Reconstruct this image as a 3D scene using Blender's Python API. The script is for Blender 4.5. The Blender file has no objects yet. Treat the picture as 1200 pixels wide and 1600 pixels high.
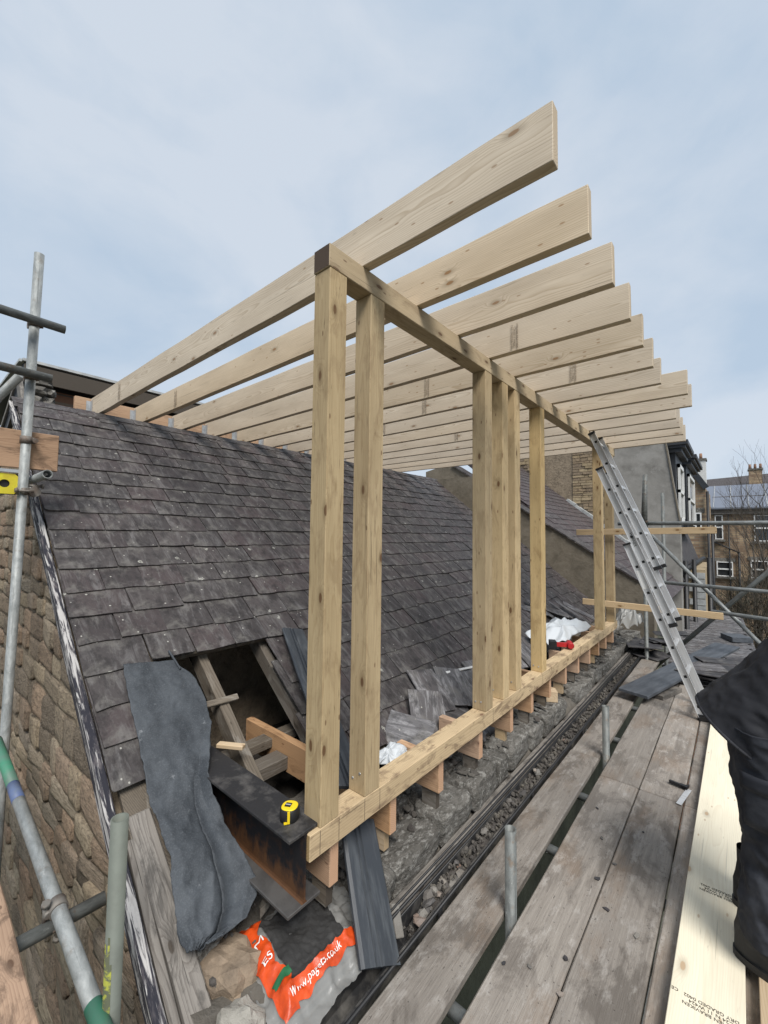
import bpy, bmesh, math, random
from mathutils import Vector, Matrix, noise, Euler

random.seed(11)
SC = bpy.context.scene
COL = SC.collection
V = Vector
rad = math.radians

# ---------------------------------------------------------------- camera
cd = bpy.data.cameras.new('camera')
cam = bpy.data.objects.new('camera', cd)
COL.objects.link(cam)
SC.camera = cam
cd.sensor_fit = 'HORIZONTAL'
cd.sensor_width = 36.0
cd.lens = 649.0 / 1200.0 * 36.0
cd.clip_start = 0.02
cd.clip_end = 2000.0
_r = V((0.764, 0.645, 0.011)).normalized()
_f = V((-0.645, 0.763, 0.052)); _f = (_f - _r * _f.dot(_r)).normalized()
_u = _r.cross(_f)
CAM = V((0, 0, 1.6))
cam.matrix_world = Matrix(((_r.x, _u.x, -_f.x, CAM.x), (_r.y, _u.y, -_f.y, CAM.y), (_r.z, _u.z, -_f.z, CAM.z), (0, 0, 0, 1)))

# ---------------------------------------------------------------- sky, sun, exposure
SUN_EL, SUN_AZ = rad(52), rad(126)      # azimuth clockwise from +Y
wd = bpy.data.worlds.new('World')
SC.world = wd
wd.use_nodes = True
wn, wl = wd.node_tree.nodes, wd.node_tree.links
wn.clear()
sky = wn.new('ShaderNodeTexSky'); sky.sky_type = 'NISHITA'; sky.sun_disc = False
sky.sun_elevation = SUN_EL; sky.sun_rotation = SUN_AZ
sky.air_density = 1.0; sky.dust_density = 2.0
b1 = wn.new('ShaderNodeBackground'); b1.inputs[1].default_value = 0.05
wl.new(sky.outputs[0], b1.inputs[0])
tc = wn.new('ShaderNodeTexCoord')
mp = wn.new('ShaderNodeMapping'); mp.inputs['Scale'].default_value = (1.0, 1.0, 1.7); mp.inputs['Location'].default_value = (2.3, .7, .2)
wl.new(tc.outputs['Generated'], mp.inputs[0])
n1 = wn.new('ShaderNodeTexNoise'); n1.inputs['Scale'].default_value = 2.1; n1.inputs['Detail'].default_value = 6; n1.inputs['Roughness'].default_value = .5; n1.inputs['Distortion'].default_value = .5
wl.new(mp.outputs[0], n1.inputs['Vector'])
cr = wn.new('ShaderNodeValToRGB')
cr.color_ramp.elements[0].position = .40; cr.color_ramp.elements[0].color = (.186, .228, .278, 1)
cr.color_ramp.elements[1].position = .60; cr.color_ramp.elements[1].color = (.246, .272, .306, 1)
n2 = wn.new('ShaderNodeTexNoise'); n2.inputs['Scale'].default_value = 6.0; n2.inputs['Detail'].default_value = 6; n2.inputs['Roughness'].default_value = .6; n2.inputs['Distortion'].default_value = .3
wl.new(mp.outputs[0], n2.inputs['Vector'])
nm = wn.new('ShaderNodeMix'); nm.inputs[0].default_value = .2
wl.new(n1.outputs[0], nm.inputs[2]); wl.new(n2.outputs[0], nm.inputs[3])
wl.new(nm.outputs[0], cr.inputs[0])
b2 = wn.new('ShaderNodeBackground'); b2.inputs[1].default_value = 1.0
wl.new(cr.outputs[0], b2.inputs[0])
mx = wn.new('ShaderNodeMixShader'); mx.inputs[0].default_value = .9
wl.new(b1.outputs[0], mx.inputs[1]); wl.new(b2.outputs[0], mx.inputs[2])
wo = wn.new('ShaderNodeOutputWorld'); wl.new(mx.outputs[0], wo.inputs[0])

sd = bpy.data.lights.new('sun', 'SUN'); sd.energy = 1.5; sd.angle = rad(24); sd.color = (1.0, .965, .92)
sun = bpy.data.objects.new('sun', sd); COL.objects.link(sun)
_sd = V((math.sin(SUN_AZ) * math.cos(SUN_EL), math.cos(SUN_AZ) * math.cos(SUN_EL), math.sin(SUN_EL)))
sun.rotation_euler = _sd.to_track_quat('Z', 'Y').to_euler()
SC.view_settings.view_transform = 'Standard'
SC.view_settings.look = 'None'
SC.view_settings.gamma = 1.0
SC.view_settings.use_curve_mapping = False
SC.view_settings.exposure = 1.47
SC.cycles.use_denoising = True
SC.cycles.max_bounces = 6
SC.cycles.transparent_max_bounces = 8

# ---------------------------------------------------------------- helpers: objects
WM = {}

def reg(o, parent=None, M=None):
    M = M if M is not None else Matrix.Identity(4)
    COL.objects.link(o)
    o.matrix_basis = M.copy()
    if parent is not None:
        o.parent = parent
        o.matrix_parent_inverse = WM[parent].inverted()
    WM[o] = M.copy()
    return o

def tag(o, label=None, cat=None, group=None, kind=None):
    if label: o['label'] = label
    if cat: o['category'] = cat
    if group: o['group'] = group
    if kind: o['kind'] = kind
    return o

def empty(name, loc, label, cat, group=None):
    o = bpy.data.objects.new(name, None)
    o.empty_display_size = .05
    reg(o, None, Matrix.Translation(V(loc)))
    return tag(o, label, cat, group)

def obj(name, me, mat, parent=None, M=None):
    if mat is not None and len(me.materials) == 0:
        me.materials.append(mat)
    return reg(bpy.data.objects.new(name, me), parent, M)

def copy_tree(src, M, parent=None):
    c = src.copy()
    COL.objects.link(c)
    base = WM[src]
    c.matrix_basis = M
    if parent is not None:
        c.parent = parent; c.matrix_parent_inverse = WM[parent].inverted()
    WM[c] = M.copy()
    for ch in [k for k in list(WM) if k.parent == src]:
        copy_tree(ch, M @ base.inverted() @ WM[ch], c)
    return c

def frame(x, z=None, origin=(0, 0, 0)):
    """matrix whose local X points along x and local Z is as close to z as it can be"""
    x = V(x).normalized(); z = V(z or (0, 0, 1))
    if abs(x.dot(z.normalized())) > .999: z = V((0, 1, 0))
    y = z.cross(x).normalized(); z = x.cross(y)
    o = V(origin)
    return Matrix(((x.x, y.x, z.x, o.x), (x.y, y.y, z.y, o.y), (x.z, y.z, z.z, o.z), (0, 0, 0, 1)))

class MB:
    def __init__(s): s.v = []; s.f = []; s.mi = []; s.sm = []; s.cur = 0
    def add(s, vs, fs, smooth=False):
        b = len(s.v); s.v += [tuple(p) for p in vs]
        for f in fs:
            s.f.append(tuple(i + b for i in f)); s.mi.append(s.cur); s.sm.append(smooth)
        return s
    def box(s, x0, x1, y0, y1, z0, z1, M=None):
        vs = [V((x, y, z)) for z in (z0, z1) for y in (y0, y1) for x in (x0, x1)]
        if M is not None: vs = [M @ p for p in vs]
        return s.add(vs, [(0, 2, 3, 1), (4, 5, 7, 6), (0, 1, 5, 4), (2, 6, 7, 3), (0, 4, 6, 2), (1, 3, 7, 5)])
    def tube(s, p0, p1, r0, r1=None, n=14, wall=0, caps=True):
        r1 = r0 if r1 is None else r1
        p0, p1 = V(p0), V(p1); M = frame(p1 - p0)
        ax, ay = V((M[0][1], M[1][1], M[2][1])), V((M[0][2], M[1][2], M[2][2]))
        ring = lambda p, r: [p + ax * math.cos(t) * r + ay * math.sin(t) * r for t in [2 * math.pi * i / n for i in range(n)]]
        b = len(s.v)
        s.add(ring(p0, r0) + ring(p1, r1), [(i, (i + 1) % n, n + (i + 1) % n, n + i) for i in range(n)], True)
        if wall > 0:
            q0, q1 = ring(p0, r0 - wall), ring(p1, r1 - wall)
            d = (p1 - p0).normalized()
            s.add(q0 + q1, [(i, n + i, n + (i + 1) % n, (i + 1) % n) for i in range(n)], True)
            s.f += [tuple(x) for i in range(n) for x in [(b + n + i, b + n + (i + 1) % n, b + 3 * n + (i + 1) % n, b + 3 * n + i)]]
            s.mi += [s.cur] * n; s.sm += [False] * n
            s.f += [(b + i, b + 2 * n + i, b + 2 * n + (i + 1) % n, b + (i + 1) % n) for i in range(n)]
            s.mi += [s.cur] * n; s.sm += [False] * n
        elif caps:
            s.f.append(tuple(b + i for i in reversed(range(n)))); s.f.append(tuple(b + n + i for i in range(n)))
            s.mi += [s.cur] * 2; s.sm += [False] * 2
        return s
    def prism(s, poly, ext, M=None):
        """poly: 2D points (counter clockwise) in local XY, extruded along local Z from ext[0] to ext[1]"""
        n = len(poly)
        vs = [V((p[0], p[1], e)) for e in ext for p in poly]
        if M is not None: vs = [M @ p for p in vs]
        return s.add(vs, [tuple(reversed(range(n))), tuple(range(n, 2 * n))] + [(i, (i + 1) % n, n + (i + 1) % n, n + i) for i in range(n)])
    def grid(s, fn, nu, nv, smooth=True):
        vs = [fn(i / nu, j / nv) for j in range(nv + 1) for i in range(nu + 1)]
        return s.add(vs, [(j * (nu + 1) + i, j * (nu + 1) + i + 1, (j + 1) * (nu + 1) + i + 1, (j + 1) * (nu + 1) + i) for j in range(nv) for i in range(nu)], smooth)
    def mesh(s, name='m', mats=None):
        me = bpy.data.meshes.new(name)
        me.from_pydata(s.v, [], s.f)
        for m in (mats or []): me.materials.append(m)
        me.polygons.foreach_set('material_index', s.mi)
        me.polygons.foreach_set('use_smooth', s.sm)
        me.update()
        return me
    def build(s, name, mat, parent=None, M=None):
        mats = mat if isinstance(mat, (list, tuple)) else [mat]
        return obj(name, s.mesh(name, mats), None, parent, M)

def cbox_mesh(L, W, H, c=.003, name='timber', rough=0, seed=0):
    """chamfered box, centred, length along X"""
    bm = bmesh.new()
    bmesh.ops.create_cube(bm, size=1.0)
    for v in bm.verts: v.co = V((v.co.x * L, v.co.y * W, v.co.z * H))
    if rough:
        n = max(2, int(L / .3))
        es = [e for e in bm.edges if abs((e.verts[0].co - e.verts[1].co).x) > L * .9]
        bmesh.ops.subdivide_edges(bm, edges=es, cuts=n, use_grid_fill=True)
        for v in bm.verts:
            v.co += noise.noise_vector(v.co * 2.3 + V((seed * 3.1, seed, 0))) * rough
    if c: bmesh.ops.bevel(bm, geom=[e for e in bm.edges if len(e.link_faces) == 2 and e.calc_face_angle(0) > .8], offset=c, segments=1, affect='EDGES', profile=.5)
    me = bpy.data.meshes.new(name); bm.to_mesh(me); bm.free()
    return me

def timber(name, p0, p1, w, h, mat, parent=None, up=(0, 0, 1), c=.003, rough=0, seed=0):
    p0, p1 = V(p0), V(p1)
    me = cbox_mesh((p1 - p0).length, w, h, c, name, rough, seed)
    return obj(name, me, mat, parent, frame(p1 - p0, up, (p0 + p1) / 2))

def tube_obj(name, p0, p1, r, mat, parent=None, wall=0, n=16):
    p0, p1 = V(p0), V(p1); L = (p1 - p0).length
    m = MB(); m.tube((-L / 2, 0, 0), (L / 2, 0, 0), r, n=n, wall=wall)
    return m.build(name, mat, parent, frame(p1 - p0, None, (p0 + p1) / 2))

def text(name, body, size, mat, parent, M, extrude=.0004, align='CENTER', spacing=1.0):
    cu = bpy.data.curves.new(name, 'FONT'); cu.body = body; cu.size = size; cu.extrude = extrude
    cu.align_x = align; cu.align_y = 'CENTER'; cu.space_line = .95; cu.space_character = spacing
    tmp = bpy.data.objects.new(name + '_curve', cu)
    me = bpy.data.meshes.new_from_object(tmp)
    bpy.data.objects.remove(tmp); bpy.data.curves.remove(cu)
    return obj(name, me, mat, parent, M)

def axes(x, y, o):
    x, y = V(x).normalized(), V(y); y = (y - x * y.dot(x)).normalized(); z = x.cross(y); o = V(o)
    return Matrix(((x.x, y.x, z.x, o.x), (x.y, y.y, z.y, o.y), (x.z, y.z, z.z, o.z), (0, 0, 0, 1)))

def rock_mesh(sx, sy, sz, seed, sub=2, rough=.22, name='stone', box=.55):
    """irregular stone; box>0 pulls the ball towards a block"""
    bm = bmesh.new()
    bmesh.ops.create_icosphere(bm, subdivisions=sub, radius=1.0)
    o = V((seed * 7.13, seed * 3.7, seed * 1.9))
    for v in bm.verts:
        p = v.co.copy(); m = max(abs(p.x), abs(p.y), abs(p.z))
        p = p.lerp(p / m, box)
        p *= 1 + rough * noise.noise(p * 1.6 + o) + rough * .5 * noise.noise(p * 4 + o)
        v.co = V((p.x * sx / 2, p.y * sy / 2, p.z * sz / 2))
    me = bpy.data.meshes.new(name); bm.to_mesh(me); bm.free()
    return me

def block_mesh(seed, k=5, rough=.05, rnd_=.10, name='stone'):
    """squared stone: unit cube, rounded arrises, worn faces"""
    bm = bmesh.new(); bmesh.ops.create_cube(bm, size=1.0)
    bmesh.ops.subdivide_edges(bm, edges=bm.edges[:], cuts=k, use_grid_fill=True)
    o = V((seed * 5.3, seed * 2.1, seed))
    for v in bm.verts:
        p = v.co * 2
        l = (abs(p.x) ** 10 + abs(p.y) ** 10 + abs(p.z) ** 10) ** (1 / 10)
        q = p.lerp(p / l, .8)
        q += noise.noise_vector(p * 1.1 + o) * rough * 1.6 + noise.noise_vector(p * 3.1 + o) * rough
        v.co = q / 2
    me = bpy.data.meshes.new(name); bm.to_mesh(me); bm.free()
    for p_ in me.polygons: p_.use_smooth = True
    return me

def merge_into(mb, me, M):
    mb.add([M @ v.co for v in me.vertices], [tuple(p.vertices) for p in me.polygons])

# ---------------------------------------------------------------- helpers: materials
class NT:
    def __init__(s, name, rough=.8, metal=0.0, spec=.3):
        s.m = bpy.data.materials.new(name); s.m.use_nodes = True
        s.t = s.m.node_tree; s.t.nodes.clear()
        s.out = s.n('ShaderNodeOutputMaterial'); s.b = s.n('ShaderNodeBsdfPrincipled')
        s.b.inputs['Roughness'].default_value = rough; s.b.inputs['Metallic'].default_value = metal
        s.b.inputs['Specular IOR Level'].default_value = spec
        s.l(s.b.outputs[0], s.out.inputs[0])
    def n(s, t, **k):
        nd = s.t.nodes.new(t)
        for a, v in k.items(): setattr(nd, a, v)
        return nd
    def l(s, a, b): s.t.links.new(a, b)
    def inp(s, sock, v):
        if hasattr(v, 'is_output'): s.l(v, sock)
        else: sock.default_value = v
    def coord(s, scale=(1, 1, 1), kind='Object', rnd=True, loc=(0, 0, 0), rot=(0, 0, 0)):
        t = s.n('ShaderNodeTexCoord').outputs[kind]
        if rnd:
            oi = s.n('ShaderNodeObjectInfo')
            mu = s.n('ShaderNodeMath', operation='MULTIPLY'); s.l(oi.outputs['Random'], mu.inputs[0]); mu.inputs[1].default_value = 37.0
            ad = s.n('ShaderNodeVectorMath', operation='ADD'); s.l(t, ad.inputs[0]); s.l(mu.outputs[0], ad.inputs[1]); t = ad.outputs[0]
        mp = s.n('ShaderNodeMapping'); mp.inputs['Scale'].default_value = scale; mp.inputs['Location'].default_value = loc; mp.inputs['Rotation'].default_value = rot
        s.l(t, mp.inputs[0])
        return mp.outputs[0]
    def noise(s, vec, scale=5, detail=5, rough=.55, dist=0, col=False):
        nd = s.n('ShaderNodeTexNoise'); s.l(vec, nd.inputs['Vector'])
        nd.inputs['Scale'].default_value = scale; nd.inputs['Detail'].default_value = detail; nd.inputs['Roughness'].default_value = rough; nd.inputs['Distortion'].default_value = dist
        return nd.outputs[1 if col else 0]
    def voro(s, vec, scale=5, feature='F1', rnd=1.0, out=0):
        nd = s.n('ShaderNodeTexVoronoi', feature=feature); s.l(vec, nd.inputs['Vector']); nd.inputs['Scale'].default_value = scale; nd.inputs['Randomness'].default_value = rnd
        return nd.outputs[out]
    def ramp(s, fac, stops, interp='LINEAR'):
        nd = s.n('ShaderNodeValToRGB'); s.l(fac, nd.inputs[0]); cr = nd.color_ramp; cr.interpolation = interp
        while len(cr.elements) < len(stops): cr.elements.new(.5)
        for e, (p, c) in zip(cr.elements, stops):
            e.position = p; e.color = (c, c, c, 1) if isinstance(c, (int, float)) else tuple(c) + (1,)
        return nd.outputs[0]
    def mix(s, fac, a, b, mode='MIX'):
        nd = s.n('ShaderNodeMix', data_type='RGBA', blend_type=mode)
        s.inp(nd.inputs[0], fac); s.inp(nd.inputs[6], a if hasattr(a, 'is_output') else tuple(a) + (1,)); s.inp(nd.inputs[7], b if hasattr(b, 'is_output') else tuple(b) + (1,))
        return nd.outputs[2]
    def math(s, op, a, b=0.0):
        nd = s.n('ShaderNodeMath', operation=op); s.inp(nd.inputs[0], a); s.inp(nd.inputs[1], b); return nd.outputs[0]
    def rnd(s):
        oi = s.n('ShaderNodeObjectInfo').outputs['Random']; g = s.n('ShaderNodeNewGeometry').outputs['Random Per Island']
        return s.math('FRACT', s.math('ADD', oi, g))
    def bump(s, h, strength=.3, dist=.01):
        nd = s.n('ShaderNodeBump'); nd.inputs['Strength'].default_value = strength; nd.inputs['Distance'].default_value = dist
        s.l(h, nd.inputs['Height']); s.l(nd.outputs[0], s.b.inputs['Normal'])
    def color(s, c): s.inp(s.b.inputs['Base Color'], c if hasattr(c, 'is_output') else tuple(c) + (1,)); return s
    def rough(s, c): s.inp(s.b.inputs['Roughness'], c); return s

def wood(name, light, dark, knot=(.16, .075, .03), stain=None, stain_amt=0., rough=.75, grain=1.0, tint=.12, knots=.5, bump=.15, ring=130., end=None, fleck=.5, sat=1.0):
    """sawn softwood: growth rings round a pith line beside the piece, knots, flecks, end grain; length along local X"""
    n = NT(name, rough)
    oi = n.n('ShaderNodeObjectInfo').outputs['Random']
    r2 = n.math('FRACT', n.math('MULTIPLY', oi, 13.7)); r3 = n.math('FRACT', n.math('MULTIPLY', oi, 71.3))
    sp = n.n('ShaderNodeSeparateXYZ'); n.l(n.n('ShaderNodeTexCoord').outputs['Object'], sp.inputs[0])
    w1 = n.noise(n.coord((1.1, 5, 5)), 1.0, 3, .5); w2 = n.noise(n.coord((.9, 5, 5), loc=(7, 2, 5)), 1.0, 3, .5)
    nx = n.n('ShaderNodeSeparateXYZ'); n.l(n.n('ShaderNodeTexCoord').outputs['Normal'], nx.inputs[0])
    zf = n.math('GREATER_THAN', n.math('ABSOLUTE', nx.outputs[2]), .5)
    face_s = n.math('ADD', n.math('MULTIPLY', sp.outputs[1], zf), n.math('ADD', n.math('MULTIPLY', sp.outputs[2], n.math('SUBTRACT', 1.0, zf)), n.math('MULTIPLY', zf, 3.3)))
    def face_voro(a, b, k):
        cb = n.n('ShaderNodeCombineXYZ'); n.l(n.math('ADD', n.math('MULTIPLY', sp.outputs[0], a), n.math('MULTIPLY', oi, 41.0 + k)), cb.inputs[0]); n.l(n.math('ADD', n.math('MULTIPLY', face_s, b), n.math('MULTIPLY', r2, 29.0)), cb.inputs[1])
        vn = n.n('ShaderNodeTexVoronoi', voronoi_dimensions='2D'); n.l(cb.outputs[0], vn.inputs['Vector']); vn.inputs['Scale'].default_value = 1.0
        sc2 = n.n('ShaderNodeSeparateColor'); n.l(vn.outputs[1], sc2.inputs[0]); return vn.outputs[0], sc2
    kd, kc = face_voro(3.6, 9.0, 0)
    ksel = n.math('GREATER_THAN', kc.outputs[0], 1 - knots)
    kwarp = n.math('MULTIPLY', n.ramp(kd, [(.05, 1.), (.30, 0.)]), n.math('MULTIPLY', ksel, .022))
    y2 = n.math('ADD', sp.outputs[1], n.math('ADD', n.math('MULTIPLY', n.math('SUBTRACT', oi, .5), .16), n.math('MULTIPLY', n.math('SUBTRACT', w1, .5), .085)))
    z2 = n.math('ADD', sp.outputs[2], n.math('ADD', n.math('MULTIPLY', n.math('SUBTRACT', r2, .5), .20), n.math('MULTIPLY', n.math('SUBTRACT', w2, .5), .085)))
    r = n.math('SQRT', n.math('ADD', n.math('MULTIPLY', y2, y2), n.math('MULTIPLY', z2, z2)))
    r = n.math('ADD', r, kwarp)
    rings = n.math('FRACT', n.math('MULTIPLY', r, ring))
    rings = n.ramp(rings, [(0, 0.), (.6, .35), (.9, 1.), (1, .0)])
    fine = n.noise(n.coord((5, 210, 210)), 1.0, 3, .65)
    f = n.math('ADD', n.math('MULTIPLY', rings, .5 * grain), n.math('MULTIPLY', fine, .6))
    c = n.mix(n.ramp(f, [(.2, 0.), (.85, 1.)]), light, dark)
    big = n.noise(n.coord((1.3, 6, 6)), 1.3, 4, .55)
    c = n.mix(n.math('MULTIPLY', n.ramp(big, [(.40, 0.), (.68, 1.)]), .35), c, tuple(x * .70 for x in dark))
    kw = n.math('ADD', kd, n.math('MULTIPLY', n.math('SUBTRACT', fine, .5), .05))
    kn = n.math('MULTIPLY', n.ramp(kw, [(.060, 1.), (.082, 0.)]), ksel)
    halo = n.math('MULTIPLY', n.ramp(kw, [(.08, .55), (.20, 0.)]), ksel)
    c = n.mix(halo, c, tuple(x * .62 for x in dark))
    c = n.mix(n.math('MULTIPLY', kn, .9), c, knot)
    fl = n.noise(n.coord((9, 75, 75), loc=(2, 8, 3)), 1.0, 4, .7)
    c = n.mix(n.math('MULTIPLY', n.ramp(fl, [(.63, 0.), (.72, 1.)]), fleck), c, tuple(x * .42 for x in dark))
    sk, sc_ = face_voro(12.0, 34.0, 5.0)
    c = n.mix(n.math('MULTIPLY', n.math('MULTIPLY', n.ramp(sk, [(.10, 1.), (.16, 0.)]), n.math('GREATER_THAN', sc_.outputs[0], .95)), .7), c, knot)
    ck = n.noise(n.coord((1.6, 95, 95), loc=(3, 3, 9)), 1.0, 2, .5)
    c = n.mix(n.math('MULTIPLY', n.ramp(ck, [(.70, 0.), (.73, 1.)]), fleck), c, tuple(x * .3 for x in dark))
    if stain_amt:
        st = n.noise(n.coord((3.2, 9, 9)), 1.6, 7, .68, .8)
        c = n.mix(n.math('MULTIPLY', n.ramp(st, [(.50, 0.), (.62, 1.)]), stain_amt), c, stain)
    hv = n.n('ShaderNodeHueSaturation'); n.l(c, hv.inputs['Color'])
    n.l(n.math('ADD', 1 - tint, n.math('MULTIPLY', r3, 2 * tint)), hv.inputs['Value'])
    n.l(n.math('ADD', .85 * sat, n.math('MULTIPLY', r2, .3)), hv.inputs['Saturation'])
    c = hv.outputs[0]
    isend = n.math('GREATER_THAN', n.math('ABSOLUTE', nx.outputs[0]), .9)
    c = n.mix(isend, c, n.mix(n.math('MULTIPLY', rings, .5), end or tuple(x * .85 for x in dark), tuple(x * .5 for x in (end or dark))))
    n.color(c)
    n.bump(n.math('ADD', f, n.math('MULTIPLY', kn, .6)), bump, .002)
    return n.m

MAT = {}
MAT['rafter'] = wood('pale sawn spruce', (.68, .585, .46), (.47, .375, .265), knot=(.27, .165, .09), tint=.09, knots=.17, end=(.50, .40, .28), fleck=.45)
MAT['treated'] = wood('treated green-brown softwood', (.52, .40, .235), (.35, .25, .13), knot=(.12, .058, .025), stain=(.19, .12, .06), stain_amt=.35, tint=.2, knots=.36, end=(.075, .05, .034), fleck=.8, ring=150, grain=.6)
MAT['plate'] = wood('muddied sole plate softwood', (.60, .44, .235), (.41, .28, .135), knot=(.15, .07, .03), stain=(.17, .105, .055), stain_amt=.75, tint=.04, knots=.35, fleck=.7)
MAT['joist'] = wood('pinkish sawn joist timber', (.50, .33, .205), (.36, .22, .13), knot=(.12, .055, .03), stain=(.17, .10, .06), stain_amt=.5, tint=.14, knots=.35, end=(.52, .32, .20))
MAT['cream'] = wood('new cream planed timber', (.80, .735, .565), (.69, .60, .43), knot=(.45, .31, .18), tint=.02, knots=.12, grain=.7, bump=.08, fleck=.35)
MAT['pine'] = wood('pale roofing batten', (.60, .47, .32), (.45, .33, .20), tint=.08)
MAT['orange'] = wood('orange brown dirty board', (.44, .28, .17), (.30, .18, .105), knot=(.10, .05, .025), stain=(.14, .085, .052), stain_amt=.8, tint=.06)
MAT['old'] = wood('old dusty roof timber', (.17, .145, .115), (.085, .07, .055), knot=(.04, .03, .02), stain=(.27, .25, .22), stain_amt=.5, tint=.15, bump=.4)
MAT['greywood'] = wood('weathered grey timber', (.26, .24, .215), (.14, .125, .11), knot=(.05, .04, .03), stain=(.06, .055, .05), stain_amt=.7, tint=.12, bump=.5, fleck=.9)

def scaffold_board_mat():
    n = NT('weathered scaffold board', .85)
    fine = n.noise(n.coord((7, 190, 190)), 1.0, 4, .7)
    grain = n.noise(n.coord((1.6, 34, 34)), 1.0, 5, .65, .4)
    c = n.mix(n.ramp(n.math('ADD', n.math('MULTIPLY', grain, .55), n.math('MULTIPLY', fine, .45)), [(.28, 0.), (.74, 1.)]), (.160, .140, .121), (.325, .294, .258))
    big = n.noise(n.coord((2.2, 4.5, 4.5)), 1.3, 9, .7, .5)
    oi = n.n('ShaderNodeObjectInfo').outputs['Random']
    amt = n.math('ADD', .35, n.math('MULTIPLY', n.math('FRACT', n.math('MULTIPLY', oi, 5.7)), .5))
    c = n.mix(n.math('MULTIPLY', n.ramp(big, [(.48, 0.), (.57, 1.)]), amt), c, (.075, .063, .053))
    br = n.noise(n.coord((1.4, 3.2, 3.2), loc=(5, 3, 1)), 1.6, 8, .68)
    c = n.mix(n.math('MULTIPLY', n.ramp(br, [(.52, 0.), (.64, 1.)]), .36), c, (.19, .13, .085))
    pl = n.noise(n.coord((3, 7, 7), loc=(9, 1, 4)), 2.2, 9, .74)
    c = n.mix(n.math('MULTIPLY', n.ramp(pl, [(.54, 0.), (.64, 1.)]), .45), c, (.40, .375, .345))
    sc = n.noise(n.coord((22, 70, 70), loc=(1, 5, 2)), 1.0, 5, .75)
    c = n.mix(n.math('MULTIPLY', n.ramp(sc, [(.62, 0.), (.70, 1.)]), .75), c, (.05, .043, .038))
    sp = n.voro(n.coord((1, 1, 1)), 34.0)
    c = n.mix(n.math('MULTIPLY', n.ramp(sp, [(.06, 1.), (.11, 0.)]), .7), c, (.045, .04, .036))
    hv = n.n('ShaderNodeHueSaturation'); n.l(c, hv.inputs['Color']); n.l(n.math('ADD', .86, n.math('MULTIPLY', oi, .3)), hv.inputs['Value'])
    n.color(hv.outputs[0]); n.bump(n.math('ADD', grain, n.math('ADD', fine, n.math('MULTIPLY', big, .6))), .6, .004)
    return n.m
MAT['board'] = scaffold_board_mat()

def slate_mat(name, a, b, c3, lichen=1.0, pale=(.185, .178, .175), streak=.5):
    n = NT(name, .62, spec=.35)
    r = n.rnd()
    c = n.ramp(r, [(0, a), (.45, b), (.72, c3), (1, a)])
    st = n.noise(n.coord((2.6, 13, 13)), 1.5, 8, .72, .9)
    c = n.mix(n.math('MULTIPLY', n.ramp(st, [(.49, 0.), (.66, 1.)]), streak), c, pale)
    big = n.noise(n.coord((4, 4, 4), rnd=False), 1.8, 9, .74, .5)
    c = n.mix(n.math('MULTIPLY', n.ramp(big, [(.5, 0.), (.64, 1.)]), .55), c, (.14, .132, .12))
    dk = n.noise(n.coord((11, 16, 16), loc=(3, 3, 3)), 1.0, 8, .72)
    c = n.mix(n.math('MULTIPLY', n.ramp(dk, [(.48, 0.), (.62, 1.)]), .7), c, tuple(x * .45 for x in a))
    if lichen:
        w = n.coord((1, 1, 1)); d = n.voro(w, 7.0); sel = n.voro(w, 7.0, out=1)
        sx = n.n('ShaderNodeSeparateColor'); n.l(sel, sx.inputs[0])
        nz = n.noise(w, 60, 3, .6)
        dd = n.math('ADD', d, n.math('MULTIPLY', n.math('SUBTRACT', nz, .5), .34))
        sp = n.math('MULTIPLY', n.ramp(dd, [(.03, .35), (.055, 1.), (.075, 1.), (.10, 0.)]), n.math('GREATER_THAN', sx.outputs[0], 1 - .30 * lichen))
        c = n.mix(n.math('MULTIPLY', sp, .75), c, (.40, .395, .35))
        d2 = n.voro(w, 38.0); s2 = n.voro(w, 38.0, out=1); s2x = n.n('ShaderNodeSeparateColor'); n.l(s2, s2x.inputs[0])
        sp2 = n.math('MULTIPLY', n.ramp(d2, [(.16, 1.), (.22, 0.)]), n.math('GREATER_THAN', s2x.outputs[0], 1 - .05 * lichen))
        c = n.mix(n.math('MULTIPLY', sp2, .7), c, (.42, .41, .37))
    n.color(c); n.bump(n.math('ADD', st, n.math('MULTIPLY', big, 1.2)), .5, .004)
    return n.m
MAT['slate'] = slate_mat('weathered slate', (.037, .032, .032), (.055, .048, .047), (.058, .044, .044), 1.3, streak=.5)
MAT['slate_red'] = slate_mat('reddish purple slate', (.052, .038, .040), (.075, .055, .056), (.07, .063, .063), .3, streak=.5)
MAT['slate_loose'] = slate_mat('dusty loose slate', (.07, .067, .07), (.12, .116, .12), (.10, .09, .09), .3, streak=.95, pale=(.30, .295, .30))
MAT['slate_edge'] = slate_mat('dark slate', (.035, .034, .037), (.055, .052, .055), (.045, .04, .042), .1, streak=.3)

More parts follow.
